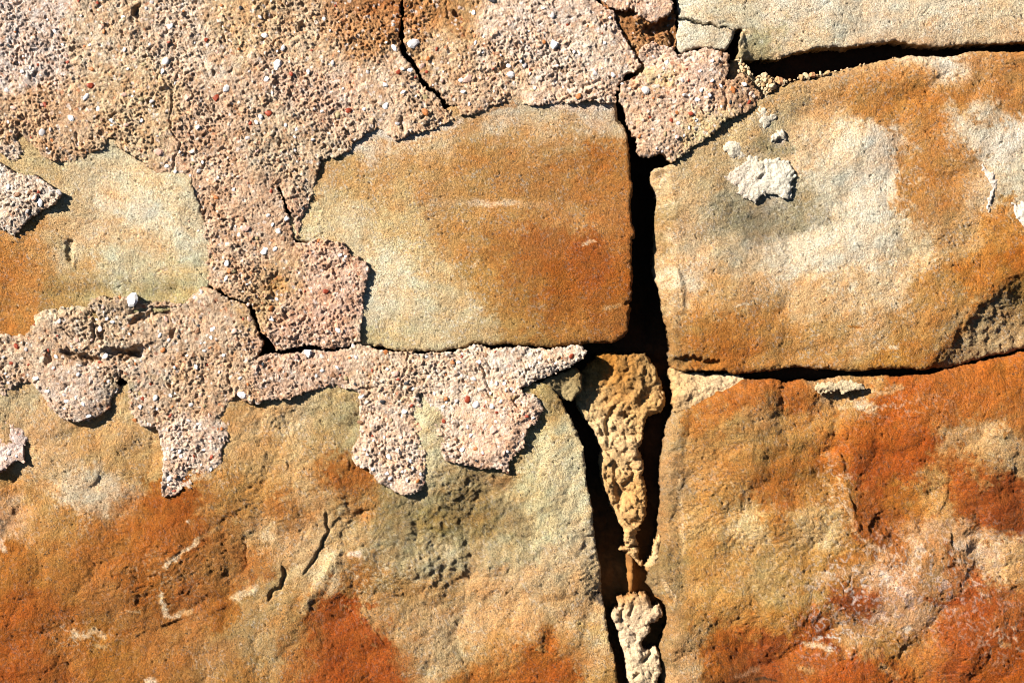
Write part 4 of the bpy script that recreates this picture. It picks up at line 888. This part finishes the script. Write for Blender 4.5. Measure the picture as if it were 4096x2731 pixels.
# ------------------------------------------------------------------ thin crusts of old mortar on stone faces
COL_W = cols("1720 340 e8dcc4;1750 400 ece2cc;1740 440 f0e6d0;1790 430 f0e8d4;1710 420 e0ccb8;2310 400 ecdccc;2350 440 ece0d0;1920 870 dcc49c;1960 880 e0cca8")
def crust(poly, base, seed, label, back=-25.0, amp=1.0, feats=()):
    return slab('mortar_crust', poly, lambda x, y, d: apply_features(x, y, base + amp * (5 * fbm(x, y, 60, 3, seed) + 4 * (ridged(x, y, 34, 2, seed + 9) - 0.3) + 1.6 * pn(x, y, 10, seed + 4)) + roll(d + 4 * pn(x, y, 25, seed + 6), 30, base + 4), list(feats), seed),
                lambda x, y, h, d: mortar_colour(x, y, seed, COL_W, (), (0.98, 0.94, 0.86)), M_MORTAR, wall, 3.4, back, (8, 9, 8), seed, label, wall_noise=2.0)


crust(R3('330 950 365 925 410 915 450 935 475 965 480 1005 520 1050 560 1062 610 1055 650 1040 690 1045 735 1062 755 1100 772 1150 775 1210 768 1280 758 1322 720 1318 690 1300 640 1278 605 1270 580 1290 560 1318 535 1348 500 1330 480 1318 440 1300 395 1278 420 1255 405 1215 340 1200 310 1170 350 1140 385 1130 420 1090 440 1060 400 1040 350 1030 325 985'), 5, 50,
      'white crust of old mortar stuck on the cream and tan block', amp=1.15, feats=[('hill', 3130, 730, 60, 70, 0, 13), ('ledge', raw('3030 720 3050 690 3052 660 3030 640'), 9, 40), ('hill', 2930, 590, 50, 40, 0, 6), ('crack', raw('3000 700 3040 720 3060 690 3055 650'), 4, 8), ('hill', 2960, 690, 60, 60, 0, -5)])
crust(R3('545 720 580 710 620 735 668 750 670 780 640 830 600 860 560 850 520 870 480 860 470 840 520 820 560 790 560 760 530 755'), 5, 55, 'faint pinkish mortar scrap beside the tip of the render lobe', amp=1.0)
crust(R3('625 910 650 880 690 850 720 835 728 870 735 890 748 905 740 920 700 915 660 935 630 935'), 12, 51, 'small white mortar scab above the big white crust', amp=1.3)
crust(R3('2010 1085 2035 1085 2060 1110 2100 1120 2120 1170 2140 1200 2130 1250 2100 1310 2085 1370 2078 1415 2062 1400 2060 1330 2070 1270 2065 1200 2040 1170'), 14, 52, 'narrow pinkish streak of mortar crust')
crust(R3('2220 1335 2260 1345 2300 1330 2420 1380 2420 1600 2330 1570 2290 1480 2250 1430 2235 1380'), 14, 53, 'white mortar crust on the far edge of the cream and tan block')
crust(R6('920 1060 960 1045 1040 1040 1120 1035 1200 1040 1255 1060 1245 1080 1180 1100 1110 1110 1080 1098 1040 1108 985 1112 945 1095 925 1080'), 6, 54, 'thin pale flake of mortar lying on the top edge of the rust orange block', back=-10)

# ------------------------------------------------------------------ quartz and flint chips bedded in the render
def chip_mesh(k, ch):
    rnd = random.Random(900 + k)
    n = 8; V = []; T = []
    rad = [rnd.uniform(0.72, 1.12) for _ in range(n)]
    for (rr, zz) in ((0.85, -0.5), (1.0, 0.05), (0.62, 0.42)):
        for i in range(n):
            a = 2 * math.pi * i / n + 0.2 * rnd.random()
            r_ = rad[i] * rr * rnd.uniform(0.9, 1.08)
            V.append((r_ * math.cos(a), -(zz + rnd.uniform(-0.1, 0.1)), r_ * math.sin(a)))
    V.append((rnd.uniform(-.2, .2), -0.5, rnd.uniform(-.2, .2)))
    for r_ in range(2):
        for i in range(n):
            a, b = r_ * n + i, r_ * n + (i + 1) % n
            T += [(a, b, b + n), (a, b + n, a + n)]
    for i in range(n):
        T.append((2 * n + i, 2 * n + (i + 1) % n, 3 * n))
    me = tri_mesh('pebble', np.array(V), np.array(T), None, k % 3 == 0)
    me.materials.append(CHIP[ch])
    return me


CHIP_LIB = {ch: [chip_mesh(i, ch) for i in range(6)] for ch in CHIP}
CH = []
def chips(x0, y0, k, s):
    for t in s.split(';'):
        t = t.split()
        if t: CH.append((x0 + float(t[0]) / k, y0 + float(t[1]) / k, float(t[2]) / k, t[3]))


chips(0, 0, 1.6507, """1100 410 28 w;1075 475 17 w;575 645 25 w;475 785 23 w;650 725 18 w;1835 435 33 w;1760 530 18 w;1500 590 24 w;1130 180 20 w;1725 775 20 w;1270 1005 17 w;285 880 28 g;1105 1100 18 w;1315 1130 18 g;
2200 420 16 g;1800 615 14 w;1340 1075 13 w;2040 480 15 w;2070 925 13 w;1545 1255 17 w;1895 1445 18 w;1775 1425 14 w;365 210 15 w;1750 240 18 w;740 800 17 w;940 800 15 w;1375 305 14 g;1430 650 25 r;1775 750 23 r;605 460 18 o;
600 570 21 r;690 215 15 o;1925 495 14 r;300 695 18 r;1120 285 10 r;1430 1305 17 o;2305 730 20 r;105 215 10 o;1240 650 24 p;1050 1005 30 p;940 660 20 y;955 430 18 y;675 795 16 b;1795 1265 14 r;1605 1450 22 b;525 10 12 r;1465 40 12 o;
90 715 22 p;820 630 20 p;1010 675 16 g;370 555 16 p;50 600 16 w;205 70 10 o;1440 350 12 p;1870 320 20 g;2140 130 14 g;1720 120 13 w;420 300 11 w;160 380 10 w;210 910 9 r;350 930 14 o;60 810 14 w;600 300 11 w;880 640 10 w;1490 900 12 y;
1640 915 20 g;1700 1000 14 p;1210 1025 10 k;1945 760 10 k;1960 860 14 w;2130 740 14 w;2230 760 22 y;1890 830 12 w;1580 1170 14 p;1620 1510 24 p;1840 1520 16 w;240 1310 22 p;275 1340 26 w;130 1290 22 b;400 1275 20 g;195 1400 14 g;70 1240 14 w;1580 330 10 o;
1160 1135 14 w;1190 1005 10 w;1310 845 16 w;840 830 17 p;1390 860 9 o;2060 340 9 r;2215 40 10 r;560 310 10 o;820 120 14 w;540 110 10 w;970 60 12 g;1040 110 14 p""")
chips(1350, 0, 1.6507, """505 290 36 w;375 320 23 w;1145 495 27 w;820 535 20 w;1130 440 20 w;480 465 18 w;320 700 20 w;180 725 12 w;1430 300 32 w;900 90 15 w;870 690 12 w;1700 490 17 g;1235 435 17 g;580 645 20 y;435 615 16 w;75 740 20 r;405 480 16 r;590 480 13 r;
655 330 13 r;1590 640 20 o;1015 655 16 b;1270 465 10 r;2200 800 17 r;2000 415 13 r;1650 180 11 o;1030 460 9 r;515 510 12 r;1990 905 14 o;2160 890 16 y;580 745 24 o;1520 635 12 b;1020 10 26 k;2115 640 12 b;560 440 22 p;860 530 30 p;690 530 16 p;830 610 16 w;
1290 600 14 y;1420 110 22 g;1140 160 12 p;1210 410 12 w;1360 60 10 w;1270 490 10 w;1450 440 10 w;1820 500 16 w;1880 560 12 w;1950 355 14 w;1760 290 10 w;2030 600 26 g;2080 860 13 g;2240 910 16 p;2170 420 18 w;990 520 12 p;1020 740 10 o;520 640 10 w;200 480 12 g;40 590 10 w;
960 350 10 w;700 480 9 w;1560 350 10 w;1800 120 10 w;1100 620 12 p;1510 800 1 w""")
chips(2700, 0, 1.6504, """240 410 13 w;160 480 15 w;240 540 13 w;300 575 14 w;225 635 13 w;170 600 13 w;145 665 17 w;90 850 12 w;55 635 11 w;300 440 13 b;75 465 11 r;375 600 25 o;100 757 15 r;485 680 15 r;360 680 13 k;85 540 10 r;215 755 10 y;45 540 17 g;
75 435 18 p;10 750 14 o;140 800 12 w;455 560 18 w;200 650 12 w;20 820 14 w;300 360 20 b;500 620 18 p;430 700 12 p;5 910 12 w;60 900 10 w;270 700 10 p;180 900 10 y""")
chips(0, 900, 1.6507, """1500 255 22 w;1495 355 18 w;1580 65 11 w;1840 45 15 w;1750 170 24 w;1795 620 18 w;2235 695 20 w;2035 845 30 w;2230 940 13 w;2130 960 14 w;885 495 42 w;665 685 17 w;700 865 20 w;525 985 17 w;240 1010 22 w;325 1095 13 w;435 1210 11 w;590 1260 20 w;
1600 1120 28 w;1300 935 16 w;1130 1125 12 w;1590 1010 17 w;1160 940 10 w;1480 860 14 w;400 635 15 w;1555 1180 15 w;1030 1140 20 g;930 1200 14 w;1385 1255 14 p;1335 445 14 g;1290 480 13 w;1635 25 22 p;2155 440 20 r;2015 440 10 r;110 800 20 r;80 910 14 r;945 1145 14 r;
1000 1050 12 r;1080 825 20 o;895 1285 17 o;1130 1255 13 r;1310 700 24 b;1795 550 18 o;2105 105 14 o;1280 860 18 b;660 905 14 r;1515 305 16 o;2060 930 18 b;2200 990 20 b;365 950 10 r;900 915 10 o;195 920 10 r;235 660 9 r;930 625 11 b;1400 1535 12 r;1465 1345 15 o;510 760 20 p;
1740 920 14 k;1185 735 14 k;510 825 14 k;435 1120 14 g;1315 665 14 k;800 480 14 o;1100 620 20 p;1120 760 12 w;710 620 13 w;1650 620 18 p;1640 525 18 p;1610 620 10 r;1870 90 20 b;1700 90 12 y;2250 200 14 w;2285 210 12 w;1820 160 16 w;1550 305 14 y;1400 745 12 w;1450 970 10 w;
1040 1210 12 w;860 1100 10 p;1310 1310 12 w;1250 1290 16 g;1350 1190 12 y;1330 1120 14 p;1395 1400 20 p;1200 1525 14 w;1290 1560 1 w;60 1500 16 g;40 980 12 w;480 800 12 g;750 640 14 w;610 760 12 p;1420 680 10 w;860 720 10 w;1160 1110 10 w;700 1030 9 o;1550 700 20 p;1350 830 14 g;
1640 1050 14 o;1840 1000 14 p;2090 995 12 g;1960 870 14 p;1890 985 14 b;1690 940 22 p;2130 700 12 b;2100 760 10 b;1390 810 12 o;1240 860 10 w;1365 920 12 r;30 870 12 g;60 1040 10 w;560 1180 14 w""")
chips(1350, 900, 1.6507, """160 1130 18 w;915 1185 28 w;930 905 16 w;1050 1045 14 w;440 1230 20 w;385 980 22 p;1020 1195 18 w;1030 1350 32 p;825 1480 18 w;340 1530 17 w;480 1555 14 w;900 1015 18 w;1290 1270 13 w;120 870 15 g;105 800 17 g;860 1150 27 r;1545 865 18 r;230 960 13 r;400 1017 12 r;
320 838 17 o;80 875 13 o;820 868 10 r;760 885 12 p;715 1145 16 o;970 1195 10 r;1050 1235 9 r;1250 1260 13 r;910 1475 12 o;785 1160 16 g;530 1310 9 r;155 1300 20 b;355 1285 15 y;980 860 14 b;785 1415 14 b;760 1070 14 p;455 1045 17 k;300 1165 17 k;120 1050 12 k;480 1190 14 p;1100 1045 12 w;
1165 1100 10 w;700 1195 11 w;265 880 12 b;240 1195 12 p;715 985 12 o;800 905 14 w;500 1080 12 w;640 1110 12 w;1180 950 10 p;1270 930 10 w;1440 910 9 w;1480 880 8 o;880 1380 9 w;1100 1500 16 p;960 1500 12 w;760 1300 12 p;240 1420 12 w;310 1400 10 w;560 1450 10 y;420 1400 9 w;180 1480 10 w;
860 1330 12 w;1080 1160 12 w;330 950 10 w;590 870 10 w;1010 1110 12 w;1150 1280 10 p;60 1010 14 y;20 990 8 r""")
chips(0, 1780, 1.6486, """1120 220 18 w;1130 155 14 b;1160 205 16 b;1400 75 13 r;1285 70 9 r;1150 300 12 r;1280 95 17 p;60 55 14 g;1200 150 12 p;1100 90 10 w;1350 30 10 w;1250 120 12 p;1110 260 9 w;1330 130 9 w;40 90 9 w;110 70 10 w;1110 20 12 w;1190 40 14 w""")
chips(1350, 1780, 1.6486, """825 30 18 w;345 75 18 w;235 155 12 w;350 215 14 w;500 150 14 w;400 205 12 p;530 235 16 o;915 20 11 o;480 100 14 w;340 70 1 w;1060 150 14 p;1120 40 14 w;200 60 10 w;430 170 10 w;1090 50 10 p;960 60 9 r;780 20 9 p;280 120 10 p;460 230 12 w;550 190 10 w""")
rg = random.Random(5)
for _i in range(330):                                 # the smaller unlisted ones
    CH.append((rg.uniform(10, 2900), rg.uniform(10, 1950), rg.choice((4.5, 5, 5.5, 6.5, 8, 9.5)), rg.choice('wwwwwwwgggppprroobyk')))

_deps = bpy.context.evaluated_depsgraph_get
owner = []
XY = np.array([(c[0], c[1]) for c in CH])
inside = np.stack([poly_sdf(XY[:, 0], XY[:, 1], P) for _, P, _ in PATCHES], 1)
order = {}
for i, (x, y, r_, ch) in enumerate(CH):
    k = int(inside[i].argmax())
    if inside[i, k] < -14 or r_ < 2 or (inside[i, k] < r_ * 0.8 and i >= len(CH) - 330):
        continue
    order.setdefault(k, []).append((x, y, r_, ch, i))
HT = {}
for k, (o, P, base) in enumerate(PATCHES):
    me = o.data
    co = np.empty(len(me.vertices) * 3, np.float32); me.vertices.foreach_get('co', co); co = co.reshape(-1, 3)
    off = np.array(o.location) + np.array(WALL0)
    wx = (co[:, 0] + off[0]) / S + CX; wy = CY - (co[:, 2] + off[2] - ZMID) / S; wh = -(co[:, 1] + off[1]) / S
    grit = []
    for n_, (x, y, r_, ch, i) in enumerate(sorted(order.get(k, []), key=lambda t: -t[2])):
        m = (np.abs(wx - x) < max(r_ * 0.7, 5)) & (np.abs(wy - y) < max(r_ * 0.7, 5)) & (wh > base - 30)
        hh = float(np.percentile(wh[m], 85)) if m.any() else base
        rr = random.Random(i)
        me_c = CHIP_LIB[ch][rr.randrange(6)]
        el = rr.uniform(0.62, 0.95); ang = rr.uniform(0, 6.28)
        p = bpy.data.objects.new('pebble', me_c); COL.objects.link(p)
        p.parent = o
        p.scale = (r_ * S * 1.18, r_ * S * 0.6, r_ * S * 1.18 * el)
        p.rotation_euler = (rr.uniform(-.25, .25), ang, rr.uniform(-.25, .25))
        p.location = Vector(((x - CX) * S, -(hh - 0.02 * r_) * S, ZMID - (y - CY) * S)) - Vector(off)

# ------------------------------------------------------------------ loose crumbs lying on the ledges
def crumb_mesh(k):
    rnd = random.Random(70 + k)
    import bmesh
    bm = bmesh.new(); bmesh.ops.create_icosphere(bm, subdivisions=2, radius=1.0)
    sx, sy, sz = rnd.uniform(.75, 1.35), rnd.uniform(.75, 1.0), rnd.uniform(.55, .95)
    ph = [rnd.uniform(0, 6) for _ in range(6)]
    for v in bm.verts:
        q = 1 + .16 * math.sin(3 * v.co.x + ph[0]) * math.sin(3 * v.co.z + ph[1]) + rnd.uniform(-.2, .14)
        v.co = (v.co.x * q * sx, v.co.y * q * sy, v.co.z * q * sz)
    me = bpy.data.meshes.new('crumb'); bm.to_mesh(me); bm.free()
    for p in me.polygons: p.use_smooth = False
    return me


M_CRUMB = [chip_material('crumb_cream', (0.46, 0.34, 0.2), .7, 1.15, .9), chip_material('crumb_tan', (0.36, 0.22, 0.1), .7, 1.15, .9), chip_material('crumb_orange', (0.42, 0.2, 0.09), .8, 1.1, .9)]
LIB = []
for k in range(9):
    me = crumb_mesh(k); me.materials.append(M_CRUMB[(0, 0, 0, 1, 0, 0, 1, 0, 2)[k]]); LIB.append(me)
CR = """420 395 14;440 400 16;430 420 12;455 425 15;440 445 16;470 440 12;460 465 16;485 455 12;490 480 14;510 490 12;425 470 12;540 515 13;560 505 16;590 500 24;620 510 16;640 520 15;545 540 16;570 535 18;600 530 20;630 540 18;655 545 14;
555 560 16;585 560 24;615 565 18;645 575 26;575 585 14;600 590 16;625 598 14;590 610 13;610 610 10;670 530 14;695 535 28;715 545 16;690 555 10;735 540 12;760 528 10;790 528 9;815 515 10;835 510 18;850 518 12;870 503 20;885 515 10;910 495 25;940 500 12;962 487 20;980 495 10;1005 483 19;1022 490 9;
1060 470 8;1100 462 7;1140 450 8;1225 428 9;1250 424 6;1440 382 7;1455 385 9;1640 380 8;1560 372 6"""
for i, t in enumerate(CR.split(';')):
    x, y, r_ = [float(v) for v in t.split()]
    px, py, rr = 2700 + x / 1.6504, y / 1.6504, r_ / 1.6504
    big1, big2, big3 = (x, y) == (695, 535), (x, y) == (910, 495), (x, y) == (645, 575)
    o = bpy.data.objects.new('mortar_crumb', LIB[8 if big1 or big2 else i % 8]); COL.objects.link(o)
    o.scale = (rr * S * (0.8 + 0.5 * ((i * 37) % 11) / 11),) * 3
    o.rotation_euler = (i * 1.3, i * 2.1, i * 0.7)
    hz = (-14 if y < 500 and x < 520 else -6 if x < 670 else -4 if x < 760 else -10)
    o.location = ((px - CX) * S, -(hz + 4) * S, ZMID - (py - CY) * S)
    o['category'] = 'crumb'
    if x < 520:
        o['label'] = 'cream mortar crumb in the heap just under the notch of the cream stone'; o['group'] = 'crumbs under the notch'
    elif big1:
        o['label'] = 'largest orange brown crumb, at the end of the crumb heap in the joint'
    elif big2:
        o['label'] = 'largest tan crumb of the row along the ledge of the tan block'
    elif big3:
        o['label'] = 'largest yellowish crumb low in the heap at the mouth of the dark joint'
    elif x < 670:
        o['label'] = 'cream mortar crumb heaped at the mouth of the dark horizontal joint'; o['group'] = 'crumbs at the mouth of the joint'
    else:
        o['label'] = 'small mortar crumb lying along the ledge of the cream and tan block'; o['group'] = 'crumbs along the ledge'
